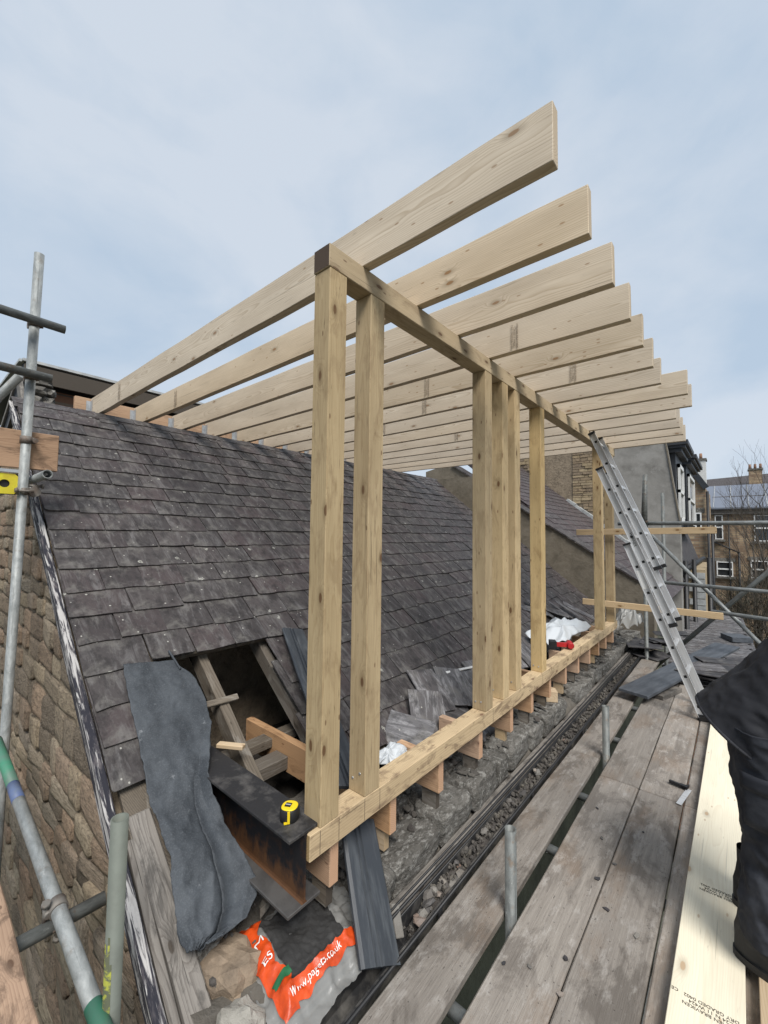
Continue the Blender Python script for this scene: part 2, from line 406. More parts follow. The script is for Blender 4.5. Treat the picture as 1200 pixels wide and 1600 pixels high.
def stone_mat(name, cols, bump=.8, dark=.5, dark_col=(.055, .045, .035), pale=None, scale=1.0):
    n = NT(name, .92, spec=.15)
    r = n.rnd()
    k = len(cols)
    c = n.ramp(r, [(i / (k - 1), x) for i, x in enumerate(cols)])
    w = n.coord((scale,) * 3)
    big = n.noise(w, 6, 8, .68, .4)
    c = n.mix(n.math('MULTIPLY', n.ramp(big, [(.45, 0.), (.66, 1.)]), dark), c, dark_col)
    md = n.noise(w, 18, 6, .65)
    c = n.mix(n.math('MULTIPLY', n.ramp(md, [(.45, 0.), (.7, 1.)]), .4), c, tuple(min(.6, x * 1.35 + .03) for x in cols[0]))
    if pale:
        pn = n.noise(n.coord((scale,) * 3, loc=(4, 4, 4)), 7, 10, .78)
        c = n.mix(n.math('MULTIPLY', n.ramp(pn, [(.51, 0.), (.60, 1.)]), .8), c, pale)
    n.color(c); n.bump(n.math('ADD', n.math('MULTIPLY', big, 1.2), n.math('MULTIPLY', md, .6)), bump, .02)
    return n.m
MAT['rubble'] = stone_mat('brown rubble stone', [(.38, .30, .205), (.45, .37, .265), (.22, .18, .135), (.42, .30, .21), (.14, .115, .09), (.45, .375, .28), (.31, .265, .21), (.40, .275, .19)], 1.0, .75, (.085, .07, .055), scale=1.3)
MAT['mortar'] = stone_mat('dark lime mortar', [(.22, .178, .125), (.25, .20, .145)], 1.0, .6, (.075, .06, .045), scale=1.5)
MAT['cope'] = stone_mat('grey sooty sandstone', [(.125, .117, .104), (.165, .155, .138), (.095, .088, .078)], .8, .75, (.03, .029, .024), pale=(.31, .30, .275))
MAT['debris'] = stone_mat('grey rubble dust', [(.085, .078, .07), (.13, .12, .105), (.07, .062, .057), (.16, .145, .12)], .9, .45, (.03, .028, .026))
MAT['chip'] = stone_mat('broken stone chips', [(.12, .115, .11), (.24, .225, .20), (.085, .08, .078), (.30, .27, .23), (.17, .10, .075)], .6, .3)
MAT['brownrock'] = stone_mat('brown building stone', [(.24, .18, .125), (.28, .22, .16)], .7, .5, (.075, .06, .05))
MAT['greyrock'] = stone_mat('pale grey rubble lump', [(.30, .285, .25), (.27, .25, .22)], .9, .3)
MAT['render'] = stone_mat('grey cement render', [(.25, .24, .22), (.27, .26, .235)], .35, .75, (.135, .128, .115), scale=.22, pale=(.30, .29, .27))
MAT['skew'] = stone_mat('brown grey cement skew', [(.15, .13, .10), (.18, .155, .12)], .5, .6, (.075, .066, .05), scale=.7)
MAT['farstone'] = stone_mat('far rubble stone', [(.30, .23, .14), (.36, .29, .19), (.24, .18, .12), (.20, .16, .12)], .6, .3)

def flat(name, col, rough=.6, metal=0., spec=.4, var=.25, scale=8., bump=.1, dark=None, stretch=(1, 1, 1), thr=(.4, .7), dist=.003):
    n = NT(name, rough, metal, spec)
    w = n.coord(stretch)
    a = n.noise(w, scale, 6, .62, .2)
    dk = dark or tuple(x * (1 - var) for x in col)
    c = n.mix(n.ramp(a, [(thr[0], 0.), (thr[1], 1.)]), col, dk)
    n.color(c)
    if bump: n.bump(n.noise(w, scale * 4, 5, .6), bump, dist)
    return n.m
def tube_mat(name, base, dark, rust=.35, splash=.5):
    n = NT(name, .55, .25)
    a = n.noise(n.coord((2, 5, 5)), 7, 7, .65, .4)
    c = n.mix(n.ramp(a, [(.35, 0.), (.66, 1.)]), base, dark)
    r = n.noise(n.coord((3, 3, 3), loc=(3, 7, 1)), 5, 8, .72)
    c = n.mix(n.math('MULTIPLY', n.ramp(r, [(.56, 0.), (.66, 1.)]), rust), c, (.13, .085, .05))
    w = n.noise(n.coord((4, 4, 4), loc=(8, 2, 5)), 9, 8, .75)
    c = n.mix(n.math('MULTIPLY', n.ramp(w, [(.60, 0.), (.66, 1.)]), splash), c, (.42, .42, .40))
    d = n.noise(n.coord((2, 60, 60)), 1.0, 3, .6)
    c = n.mix(n.math('MULTIPLY', n.ramp(d, [(.62, 0.), (.70, 1.)]), .5), c, tuple(x * .45 for x in dark))
    n.color(c); n.bump(n.math('ADD', a, w), .3, .003); return n.m
MAT['galv'] = tube_mat('dull galvanised tube', (.33, .345, .338), (.18, .192, .19))
MAT['galv_old'] = tube_mat('dirty tube', (.185, .195, .187), (.10, .105, .10), .6, .35)
MAT['galv_green'] = flat('algae stained tube', (.15, .165, .14), .7, .2, dark=(.095, .10, .085), scale=5, bump=.2)
MAT['lime'] = flat('flaking lime paint', (.42, .43, .07), .75, dark=(.13, .14, .09), scale=14, thr=(.45, .55), stretch=(1, 3, 3))
MAT['green'] = flat('green paint band', (.05, .21, .13), .55, dark=(.10, .16, .13), scale=9)
MAT['bluepaint'] = flat('blue paint band', (.07, .11, .27), .55, dark=(.12, .15, .2), scale=9)
MAT['coupler'] = flat('rusty coupler steel', (.21, .195, .175), .7, .5, dark=(.12, .065, .04), scale=16, bump=.3)
MAT['alu'] = flat('brushed aluminium', (.62, .625, .63), .4, .45, var=.22, scale=10, stretch=(.4, 10, 10), bump=.05)
MAT['alu_dull'] = flat('zinc plate', (.55, .57, .58), .45, .8, var=.3, scale=20)
MAT['blackplastic'] = flat('black plastic', (.016, .016, .017), .5, bump=.1)
MAT['castiron'] = flat('black painted iron gutter', (.022, .022, .023), .5, dark=(.115, .108, .098), scale=9, bump=.4, thr=(.45, .65))
MAT['blackboard'] = flat('blue black painted board', (.036, .041, .048), .5, dark=(.085, .093, .10), scale=5, thr=(.48, .72), stretch=(1, 6, 6), bump=.3)
MAT['darkboard'] = flat('dark grey painted plank', (.055, .062, .072), .55, dark=(.10, .11, .125), scale=4, stretch=(1, 5, 5), bump=.2)
MAT['felt'] = None
MAT['print'] = flat('black ink', (.055, .045, .035), .9, bump=0)
MAT['stamp'] = flat('faded black ink', (.30, .24, .175), .9, dark=(.17, .13, .095), bump=0, scale=30)
MAT['white'] = flat('white paint', (.72, .72, .70), .5, var=.15, bump=.05)
MAT['whitepaintlabel'] = flat('white print', (.78, .76, .72), .6, bump=0, var=.05)
MAT['yellow'] = flat('yellow plastic', (.78, .56, .015), .4, var=.1, bump=0)
MAT['limeyellow'] = flat('scuffed yellow paint', (.62, .55, .03), .6, dark=(.45, .33, .03), scale=10)
MAT['red'] = flat('red plastic', (.42, .018, .02), .4, var=.2, bump=.05)
MAT['orangebag'] = flat('orange printed plastic', (.66, .075, .010), .4, dark=(.40, .045, .010), scale=12, bump=.5, dist=.006, spec=.5)
MAT['greenprint'] = flat('dark green print', (.02, .12, .05), .5, var=.2, bump=0)
MAT['dirt'] = flat('damp black grit', (.028, .027, .026), .8, dark=(.075, .072, .068), scale=9, thr=(.5, .75), bump=.8, dist=.006)
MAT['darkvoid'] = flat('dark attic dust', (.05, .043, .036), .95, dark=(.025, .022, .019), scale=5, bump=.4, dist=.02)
MAT['wallgreen'] = flat('damp mossy wall', (.10, .105, .075), .9, dark=(.05, .052, .038), scale=4, bump=.6, dist=.02)
MAT['blackclad'] = flat('black slate hung cladding', (.022, .024, .028), .5, dark=(.035, .038, .043), scale=9, bump=.2)
MAT['glass'] = flat('dark window glass', (.03, .033, .035), .08, spec=.9, var=.2, bump=0)
MAT['solar'] = flat('blue grey roof sheet', (.15, .17, .21), .6, dark=(.15, .17, .21), scale=2, bump=0)
MAT['lead'] = flat('pale lead flashing', (.48, .49, .48), .55, .3, dark=(.26, .27, .27), scale=6, bump=.3)
MAT['skin'] = flat('skin', (.45, .27, .20), .6, bump=0, var=.1)
MAT['jacket'] = flat('black work jacket cloth', (.013, .0135, .017), .8, dark=(.028, .029, .034), scale=7, thr=(.48, .75), bump=.35, dist=.004)
MAT['trousers'] = flat('black work trousers cloth', (.014, .016, .022), .8, dark=(.044, .047, .056), scale=9, thr=(.45, .72), bump=.35, dist=.004)
MAT['boot'] = flat('dusty black boot leather', (.018, .018, .019), .6, dark=(.05, .05, .05), scale=12, thr=(.55, .75), bump=.3)
MAT['hair'] = flat('dark hair', (.02, .015, .012), .6, bump=.3)
MAT['twig'] = flat('grey brown bark', (.085, .07, .055), .9, var=.35, scale=20, bump=0)
MAT['hedge'] = flat('dull winter twigs', (.05, .043, .032), .9, dark=(.026, .027, .016), scale=3, bump=0)
MAT['ground'] = flat('winter garden ground', (.075, .075, .04), .95, dark=(.05, .042, .03), scale=.8, bump=.4)
MAT['chimneywhite'] = flat('white painted chimney', (.6, .6, .58), .7, var=.2)

def felt_mat():
    n = NT('blue grey roofing felt', .72, spec=.3)
    w = n.coord((1, 1, 1), rnd=False)
    a = n.noise(w, 5, 6, .65, .3); f = n.noise(w, 190, 3, .7)
    c = n.mix(n.ramp(a, [(.38, 0.), (.62, 1.)]), (.032, .037, .043), (.064, .072, .081))
    c = n.mix(n.math('MULTIPLY', n.ramp(f, [(.5, 0.), (.7, 1.)]), .5), c, (.115, .125, .137))
    d = n.noise(w, 14, 5, .7)
    c = n.mix(n.math('MULTIPLY', n.ramp(d, [(.58, 0.), (.7, 1.)]), .5), c, (.035, .04, .046))
    s = n.noise(n.coord((1, 1, 1), rnd=False, loc=(3, 1, 2)), 9, 7, .75)
    c = n.mix(n.math('MULTIPLY', n.ramp(s, [(.62, 0.), (.7, 1.)]), .6), c, (.26, .27, .28))
    n.color(c); n.bump(n.math('ADD', f, n.math('MULTIPLY', a, .6)), .4, .003); return n.m
MAT['felt'] = felt_mat()

def rust_mat():
    n = NT('rusty primed steel', .6, .25)
    w = n.coord((1, 1, 1), rnd=False)
    a = n.noise(n.coord((1.2, 1, 3), rnd=False), 6, 7, .65, .6)
    sp = n.n('ShaderNodeSeparateXYZ'); n.l(n.n('ShaderNodeTexCoord').outputs['Object'], sp.inputs[0])
    st = n.noise(n.coord((3, 1, 1.2), rnd=False), 6, 6, .7, .3)
    band = n.math('ADD', n.math('MULTIPLY', sp.outputs[2], -5.5), n.math('ADD', n.math('MULTIPLY', n.math('SUBTRACT', st, .5), 1.5), n.math('MULTIPLY', n.math('SUBTRACT', a, .5), .6)))
    c = n.mix(n.ramp(band, [(.18, 0.), (.55, 1.)]), (.016, .015, .017), (.11, .052, .024))
    b = n.noise(w, 24, 5, .6)
    c = n.mix(n.math('MULTIPLY', n.ramp(b, [(.5, 0.), (.7, 1.)]), .5), c, (.07, .032, .016))
    n.color(c); n.bump(b, .25, .003); return n.m
MAT['rust'] = rust_mat()
MAT['steeltop'] = flat('dark mill scale steel', (.030, .029, .030), .55, .3, dark=(.12, .112, .105), scale=11, thr=(.52, .72), bump=.5)
MAT['steelbot'] = flat('dusty grey steel', (.105, .10, .095), .6, .3, dark=(.05, .047, .045), scale=9, bump=.4)

def verge_mat():
    n = NT('flaked white and black verge paint', .8)
    a = n.noise(n.coord((5, 60, 60), rnd=False), 1.0, 6, .65, .5)
    c = n.mix(n.ramp(a, [(.51, 0.), (.57, 1.)]), (.022, .022, .030), (.42, .405, .39))
    d = n.noise(n.coord((8, 30, 30), rnd=False), 2.0, 5, .6)
    c = n.mix(n.math('MULTIPLY', n.ramp(d, [(.5, 0.), (.7, 1.)]), .5), c, (.17, .15, .15))
    n.color(c); n.bump(a, .6, .006); return n.m
MAT['verge'] = verge_mat()

def plastic_mat(name, col, alpha_tr):
    n = NT(name, .25, spec=.5)
    n.color(col); n.b.inputs['Alpha'].default_value = 1.0
    tr = n.n('ShaderNodeBsdfTranslucent'); tr.inputs[0].default_value = tuple(col) + (1,)
    m1 = n.n('ShaderNodeMixShader'); m1.inputs[0].default_value = .35; n.l(n.b.outputs[0], m1.inputs[1]); n.l(tr.outputs[0], m1.inputs[2])
    tp = n.n('ShaderNodeBsdfTransparent'); m2 = n.n('ShaderNodeMixShader'); m2.inputs[0].default_value = alpha_tr
    n.l(m1.outputs[0], m2.inputs[1]); n.l(tp.outputs[0], m2.inputs[2]); n.l(m2.outputs[0], n.out.inputs[0])
    n.bump(n.noise(n.coord(), 14, 6, .6, .6), .6, .006)
    return n.m
MAT['film'] = plastic_mat('cloudy polythene', (.50, .50, .48), .38)
MAT['sheet'] = plastic_mat('white polythene sheet', (.74, .77, .79), .04)

def brick_mat(name, c1, c2, mor, sc):
    n = NT(name, .9)
    w = n.coord((1, 1, 1), rnd=False, rot=(rad(90), 0, 0))
    br = n.n('ShaderNodeTexBrick'); n.l(w, br.inputs['Vector'])
    br.inputs['Color1'].default_value = c1 + (1,); br.inputs['Color2'].default_value = c2 + (1,); br.inputs['Mortar'].default_value = mor + (1,)
    br.inputs['Scale'].default_value = sc; br.inputs['Mortar Size'].default_value = .03; br.inputs['Brick Width'].default_value = .9; br.inputs['Row Height'].default_value = .3
    a = n.noise(w, 1.2, 6, .65)
    c = n.mix(n.math('MULTIPLY', n.ramp(a, [(.42, 0.), (.65, 1.)]), .55), br.outputs[0], (.13, .085, .055))
    n.color(c); n.bump(br.outputs[1], -.5, .02); return n.m
MAT['brick'] = brick_mat('buff brown brickwork', (.40, .30, .19), (.20, .13, .085), (.22, .19, .15), 2.0)
MAT['brick_red'] = brick_mat('red brown brickwork', (.30, .155, .095), (.22, .11, .07), (.24, .19, .14), 2.0)

# ================================================================ THE SETTING
m = MB(); m.box(-400, 400, -400, 600, -7.2, -7.0)
tag(m.build('ground', MAT['ground']), kind='structure')

# ---------------------------------------------------------------- the house under repair
TH = math.atan(.80); CT, ST = math.cos(TH), math.sin(TH)
RX, RZ = -4.65, 2.70
DN = V((CT, 0, -ST)); NR = V((ST, 0, CT))
def rp(y, s, h=0.0): return V((RX, y, RZ)) + DN * s + NR * h
def sx(x): return (x - RX) / CT          # slope distance for a given X
Y0, Y1 = .62, 7.62                        # verge and far end of the slope

house = empty('terraced_house', (-3.2, 4, -7), 'stone house with dark slate roof slope, opened up near the steel beam', 'house')

# roof deck with the opening cut out
m = MB()
def deck(ya, yb, sa, sb):
    a = [rp(y, s, h) for h in (-.03, -.006) for (y, s) in ((ya, sa), (yb, sa), (yb, sb), (ya, sb))]
    m.add(a, [(0, 1, 2, 3), (7, 6, 5, 4), (0, 4, 5, 1), (1, 5, 6, 2), (2, 6, 7, 3), (3, 7, 4, 0)])
HOLE_A, HOLE_B, HOLE_S = .86, 1.66, sx(-2.40)
EAVE_S = sx(-1.62)
deck(Y0 + .03, Y1, 0.02, HOLE_S)
deck(Y0 + .03, HOLE_A, HOLE_S, EAVE_S)
deck(HOLE_B, Y1, HOLE_S, EAVE_S)
roof = m.build('roof', MAT['old'], house)
# other slope of the roof, behind the ridge
m = MB()
m.add([V((RX, Y0, RZ - .02)), V((RX, Y1, RZ - .02)), V((RX - .9, Y1, RZ - .5)), V((RX - .9, Y0, RZ - .5)),
       V((RX, Y0, RZ - .06)), V((RX, Y1, RZ - .06)), V((RX - .9, Y1, RZ - .54)), V((RX - .9, Y0, RZ - .54))],
      [(0, 1, 2, 3), (7, 6, 5, 4), (0, 4, 5, 1), (1, 5, 6, 2), (2, 6, 7, 3), (3, 7, 4, 0)])
m.build('rear_slope', MAT['slate_edge'], house)

# slates --------------------------------------------------------
def slate_mesh(L, w, t, rnd, name='slate'):
    hw = w / 2
    c1, c2 = (rnd.uniform(.002, .008) if rnd.random() < .75 else rnd.uniform(.01, .03) for _ in range(2))
    j = lambda a=.004: rnd.uniform(-a, a)
    bot = [(L - c1, hw + j(.002)), (L - c1 * .3, hw - c1 * .25), (L + j(), hw - c1), (L + j(.005), hw * .35), (L + j(.005), -hw * .3), (L + j(), -hw + c2), (L - c2 * .3, -hw + c2 * .25), (L - c2, -hw + j(.002))]
    poly = [(0, -hw), (L * .5, -hw + j(.002)), *[p for p in reversed(bot)], (L * .5, hw + j(.002)), (0, hw)]
    mb = MB(); mb.prism(poly, (0, t)); return mb.mesh(name)
rs = random.Random(5)
SL_L = .40
variants = [slate_mesh(SL_L, .25, rs.uniform(.006, .0095), rs) for _ in range(24)]
for v in variants: v.materials.append(MAT['slate'])
GAUGE = .186
slates = []
def visible(y, s):
    x = RX + s * CT
    if HOLE_A - .02 < y < HOLE_B and x > -2.33: return False
    if y < HOLE_A and x > -1.93: return False
    if y > HOLE_B and x > -1.66 + .10 * noise.noise(V((y * 3, 0, 0))): return False
    return True
s_edge = sx(-1.945) - GAUGE * 19
k = 0
while s_edge < .1: s_edge += GAUGE
while s_edge < EAVE_S + .05:
    wavg = .25
    y = Y0 + (0 if k % 2 else -.0)
    first = True
    while y < Y1 - .03:
        w = rs.uniform(.20, .285)
        if first: w = .30 if k % 2 else .19
        if y + w > Y1: w = Y1 - y
        if w > .06:
            slates.append((y + w / 2, s_edge, w - .005, rs.random(), rs.uniform(-.010, .010), rs.uniform(-.018, .018), rs.uniform(0, .005)))
        y += w; first = False
    s_edge += GAUGE; k += 1
def slate_matrix(y, s, w, a, js, jr, jh):
    L = min(SL_L, s + js - .005)
    top = rp(y, s + js - L, .027 + jh - .021 * L / SL_L); low = rp(y, s + js, .027 + jh)
    x = (low - top).normalized(); M = frame(x, NR, top)
    return M @ Matrix.Rotation(jr * L / SL_L, 4, 'Z') @ Matrix.Diagonal((L / SL_L, w / .25, 1, 1))
cand = []
CI = cam.matrix_world.inverted()
def pix(p):
    q = CI @ V(p)
    if q.z > -.05: return None
    return (600 + 649 * q.x / -q.z, 800 - 649 * q.y / -q.z)
for a in slates:
    if not visible(a[0], a[1] - .09): continue
    if (HOLE_A - .02 < a[0] < HOLE_B) and RX + a[1] * CT > -2.24: continue
    c = rp(a[0], a[1] - .09)
    d = c - CAM; p = pix(c)
    if p is None: continue
    vis = 1.0 if (-20 < p[0] < 1220 and -20 < p[1] < 1620) else .0
    cand.append((vis * abs(d.normalized().dot(NR)) * a[2] / d.length_squared, a))
cand.sort(key=lambda t: -t[0])
rest = MB()
for i, (sc_, a) in enumerate(cand):
    me = variants[int(a[3] * 23.99)]
    M = slate_matrix(*a)
    if i < 298:
        reg(bpy.data.objects.new('slate', me), roof, M)
    else:
        merge_into(rest, me, M)
o = rest.build('slate_courses', MAT['slate'], roof); o['kind'] = 'stuff'
# ridge capping of cut slates and mortar
m = MB()
for q in range(46):
    y = Y0 + .05 + q * .152
    M = frame(DN, NR, rp(y, .0 + random.uniform(-.005, .01), .022 + random.uniform(0, .006))) @ Matrix.Rotation(random.uniform(-.05, .05), 4, 'Z')
    m.box(0, .17 + random.uniform(-.03, .03), -.074, .074, 0, .007, M)
o = m.build('ridge_slates', MAT['slate'], roof); o['kind'] = 'stuff'

# verge: flaked painted board under the slates, old timbers lower down
timber('verge_board', rp(.607, .05, -.045), rp(.607, sx(-1.22), -.045), .028, .10, MAT['verge'], house, up=NR, c=.004, rough=.006)
timber('verge_strip', rp(.60, .05, .004), rp(.60, sx(-1.30), .004), .036, .012, MAT['verge'], house, up=NR, c=.003, rough=.005, seed=4)
timber('verge_timber', rp(.695, sx(-1.86), -.02), rp(.705, sx(-1.16), -.02), .085, .05, MAT['greywood'], house, up=NR, c=.006, rough=.008, seed=2)
timber('verge_timber', rp(.643, sx(-1.80), -.018), rp(.64, sx(-1.14), -.03), .03, .04, MAT['greywood'], house, up=NR, c=.004, rough=.006, seed=7)

# gable wall with its rubble stones
m = MB()
m.prism([(-5.6, -7), (-1.17, -7), (-1.17, -.18), (-4.68, 2.62), (-5.6, 1.9)], (-.92, -.643), Matrix.Rotation(rad(90), 4, 'X'))
gable = m.build('gable_wall', MAT['mortar'], house)
rocks = [block_mesh(30 + i, 4, .055) for i in range(18)]
for r_ in rocks: r_.materials.append(MAT['rubble'])
rg = random.Random(3)
z = -.95
while z < 2.3:
    h = rg.uniform(.09, .20)
    x = -5.15 + rg.uniform(-.1, .1)
    while x < -1.2:
        w = rg.uniform(.14, .44)
        zc = z + h / 2 + rg.uniform(-.015, .015)
        if zc + h * .3 < RZ - .12 - .80 * (x + w * .7 - RX):
            M = Matrix.Translation((x + w / 2, .668, zc)) @ Matrix.Rotation(rg.uniform(-.08, .08), 4, 'Y') @ Matrix.Rotation(rg.uniform(-.10, .10), 4, 'Z') @ Matrix.Diagonal((w * .98, rg.uniform(.066, .098), h * .95, 1))
            reg(bpy.data.objects.new('stone', rg.choice(rocks)), gable, M)
        x += w + .004
    z += h + .003

# front wall, wall head and its cope stones
m = MB(); m.box(-1.62, -1.175, .672, 12.2, -7, -.06)
m.build('front_wall', MAT['wallgreen'], house)
m = MB()
def head_fn(u, v):
    x = -1.95 + u * .78; y = .68 + v * 7.0
    return V((x, y, .05 + .05 * noise.noise(V((x * 6, y * 6, 0))) + .03 * noise.noise(V((x * 19, y * 19, 4))) - (.10 if u > .97 else 0) + .05 * (1 - u)))
m.grid(head_fn, 14, 130)
whead = m.build('wall_head', MAT['debris'], house)
cope_r = [block_mesh(60 + i, 7, .085) for i in range(14)]
for r_ in cope_r: r_.materials.append(MAT['cope'])
y = 1.34
while y < 7.6:
    L = rg.uniform(.13, .42)
    if rg.random() < .12: y += L * .5; continue
    M = Matrix.Translation((-1.268 + rg.uniform(-.015, .012), y + L / 2, .08 + rg.uniform(-.03, .018))) @ Matrix.Rotation(rg.uniform(-.10, .10), 4, 'Z') @ Matrix.Rotation(rg.uniform(-.10, .12), 4, 'Y') @ Matrix.Diagonal((.20, L - .012, .15, 1))
    reg(bpy.data.objects.new('stone', rg.choice(cope_r)), whead, M); y += L + .004
y = 1.2
while y < 7.6:
    L = rg.uniform(.22, .42)
    if rg.random() < .8:
        M = Matrix.Translation((-1.50 + rg.uniform(-.03, .03), y + L / 2, .085 + rg.uniform(-.03, .02))) @ Matrix.Rotation(rg.uniform(-.1, .1), 4, 'Z') @ Matrix.Diagonal((.20, L * .95, .16, 1))
        reg(bpy.data.objects.new('stone', rg.choice(cope_r)), whead, M)
    y += L + rg.uniform(.0, .06)

# attic inside: floor, partition, old rafters, battens, wall plate
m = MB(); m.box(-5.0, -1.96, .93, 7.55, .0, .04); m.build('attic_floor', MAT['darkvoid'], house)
m = MB(); m.box(-2.95, -2.9, .93, 7.55, .04, 1.25); m.build('attic_partition', MAT['mortar'], house)
for y in (1.22, 1.625, 2.05, 2.5, 2.95, 3.4):
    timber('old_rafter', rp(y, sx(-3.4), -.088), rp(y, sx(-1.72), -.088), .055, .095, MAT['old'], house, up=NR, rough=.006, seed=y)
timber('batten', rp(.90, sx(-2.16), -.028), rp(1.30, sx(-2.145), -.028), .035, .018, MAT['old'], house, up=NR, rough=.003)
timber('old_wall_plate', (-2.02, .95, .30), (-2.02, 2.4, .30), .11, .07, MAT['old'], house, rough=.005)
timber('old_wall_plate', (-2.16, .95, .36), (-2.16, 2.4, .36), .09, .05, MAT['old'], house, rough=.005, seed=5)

# gutter along the eaves
m = MB()
prof = [(-1.105, .012), (-1.105, -.055), (-1.085, -.085), (-1.05, -.095), (-1.022, -.08), (-1.010, -.045), (-1.004, .0), (-.992, .012), (-.992, .018), (-1.012, .018), (-1.020, -.04), (-1.03, -.07), (-1.055, -.083), (-1.08, -.075), (-1.095, -.05), (-1.095, .012)]
m.prism([(p[0], p[1]) for p in prof], (-7.6, -.70), Matrix.Rotation(rad(90), 4, 'X'))
gut = empty('gutter', (-1.05, 4.0, -.1), 'black iron gutter with rubble running below the wall head stones', 'gutter')
m.build('channel', MAT['castiron'], gut)
for y in (1.55, 2.6, 3.7, 4.8, 5.9):
    mm = MB(); mm.box(-.9915, -.986, y, y + .03, -.06, .017); mm.build('bracket', MAT['blackplastic'], gut)
timber('fascia_rail', (-1.138, .78, .012), (-1.138, 7.55, .012), .05, .06, MAT['greywood'], house, c=.008, rough=.006, seed=3)
tube_obj('rim', (-.996, .7, .0195), (-.996, 7.6, .0195), .0065, MAT['blackplastic'], gut, n=8)
tube_obj('rim', (-1.1005, .7, .014), (-1.1005, 7.6, .014), .005, MAT['blackplastic'], gut, n=8)
tube_obj('cable', (-1.1085, .78, .036), (-1.1085, 7.55, .034), .0065, MAT['blackplastic'], gut, n=8)
tube_obj('cable', (-1.124, .78, .0465), (-1.122, 7.55, .0465), .0045, MAT['blackplastic'], gut, n=8)

# chimney stub and party skew at the far end of our roof
m = MB(); m.box(-5.3, -3.76, 7.05, 7.75, 1.2, 2.70)
st = empty('chimney_stub', (-4.5, 7.4, 1.4), 'squat cement rendered chimney stub at the far end of the roof', 'chimney')
m.build('stack', MAT['skew'], st)
m = MB()
for q in range(9):
    m.box(-3.765, -3.735 + random.uniform(-.01, .015), 7.06 + (q % 2) * .05, 7.55, 1.55 + q * .075, 1.61 + q * .075)
o = m.build('exposed_brick', MAT['brick_red'], st)
m = MB()
m.prism([(-5.3, 3.0), (-4.7, 3.12), (-2.60, 1.80), (-1.0, .76), (-1.0, -.6), (-5.3, -.6)][::-1], (-8.05, -7.72), Matrix.Rotation(rad(90), 4, 'X'))
skew = empty('party_skew', (-2.5, 7.85, 0), 'brown cement party wall skew dividing the two slate roofs', 'wall')
m.build('wall', MAT['skew'], skew)
m = MB()
for q in range(14):
    a = V((-4.6 + q * .262, 7.87, 3.07 - q * .1685)); b = V((-4.6 + (q + 1) * .262, 7.87, 3.07 - (q + 1) * .1685))
    M = frame(b - a, (0, 0, 1), (a + b) / 2 + V((0, random.uniform(-.01, .01), .012)))
    m.box(-.165, .165, -.19 + random.uniform(-.02, .02), .19, -.012, .012, M)
m.build('coping_slates', MAT['slate'], skew)
m = MB()
for q in range(5):
    merge_into(m, rock_mesh(.12, .1, .08, 90 + q, 1), Matrix.Translation((-3.72 + q * .09, 7.62 - .03 * q, 2.0 - q * .075)))
m.build('mortar_fillet', MAT['white'], skew)

# ================================================================ THE DORMER FRAME
fr = empty('dormer_frame', (-1.24, 3.5, .42), 'new timber dormer frame of posts, plates and long flat roof joists', 'timber frame')
PX0, PX1 = -1.285, -1.19; PXC = (PX0 + PX1) / 2
timber('sole_plate', (PXC, 1.018, .4675), (PXC, 6.10, .4675), .095, .095, MAT['plate'], fr)
timber('top_plate', (PXC, 1.06, 2.697), (PXC, 6.12, 2.697), .095, .095, MAT['treated'], fr)
for (a, b) in ((1.065, 1.16), (1.305, 1.40), (2.395, 2.49), (2.645, 2.74), (2.855, 2.95), (3.37, 3.465), (5.36, 5.455), (5.93, 6.025)):
    timber('post', (PXC, (a + b) / 2, .5155), (PXC, (a + b) / 2, 2.649), .094, .094 if b < 1.2 else .093, MAT['treated'], fr, up=(0, 1, 0))
# pencil marks on the sole plate
for (a, b, t) in ((1.065, .45, .05), (1.16, .45, -.02), (1.305, .455, .0), (1.40, .46, .0), (2.49, .46, 0.0), (3.37, .46, 0)):
    m = MB(); m.box(PX1 + .0003, PX1 + .0008, a, a + .0018, .425, .51); m.build('pencil_line', MAT['print'], fr)
RB = 2.7455
XE = [-.395] * 7 + [-.26, -.262] + [-.41, -.413, -.418, -.424]
STAMPS = {0: [-4.15], 1: [-3.95], 2: [-1.95], 3: [-1.02, -2.9], 4: [-1.95, -3.3], 5: [-2.25, -.9], 6: [-3.1], 8: [-2.6]}
for k in range(13):
    yc = 1.2745 + .4 * k
    r_ = timber('rafter', (-5.0, yc, RB + .0975), (XE[k], yc, RB + .0975), .047, .195, MAT['rafter'], fr, c=.002, rough=.004, seed=k * 1.7)
    for x in STAMPS.get(k, []):
        text('stamp', 'HOLMEN BRAVIKEN\nC24 N 11 W424\nDRY GRADED 0402', .018, MAT['stamp'], r_, axes((0, 0, -1), (1, 0, 0), (x, yc - .0295, RB + .09)))
    # galvanised hanger
    m = MB()
    for s in (-1, 1):
        m.box(-5.0, -4.93, yc + s * .0262 - .0012, yc + s * .0262 + .0012, RB - .004, RB + .17)
        m.box(-5.006, -4.998, yc + s * .027 + (0 if s > 0 else -.032), yc + s * .027 + (.032 if s > 0 else 0), RB - .004, RB + .17)
    m.box(-5.0, -4.93, yc - .027, yc + .027, RB - .008, RB - .0045)
    m.build('joist_hanger', MAT['alu_dull'], r_)
timber('ridge_header', (-5.03, 1.12, RB + .09), (-5.03, 6.2, RB + .09), .045, .22, MAT['joist'], fr)
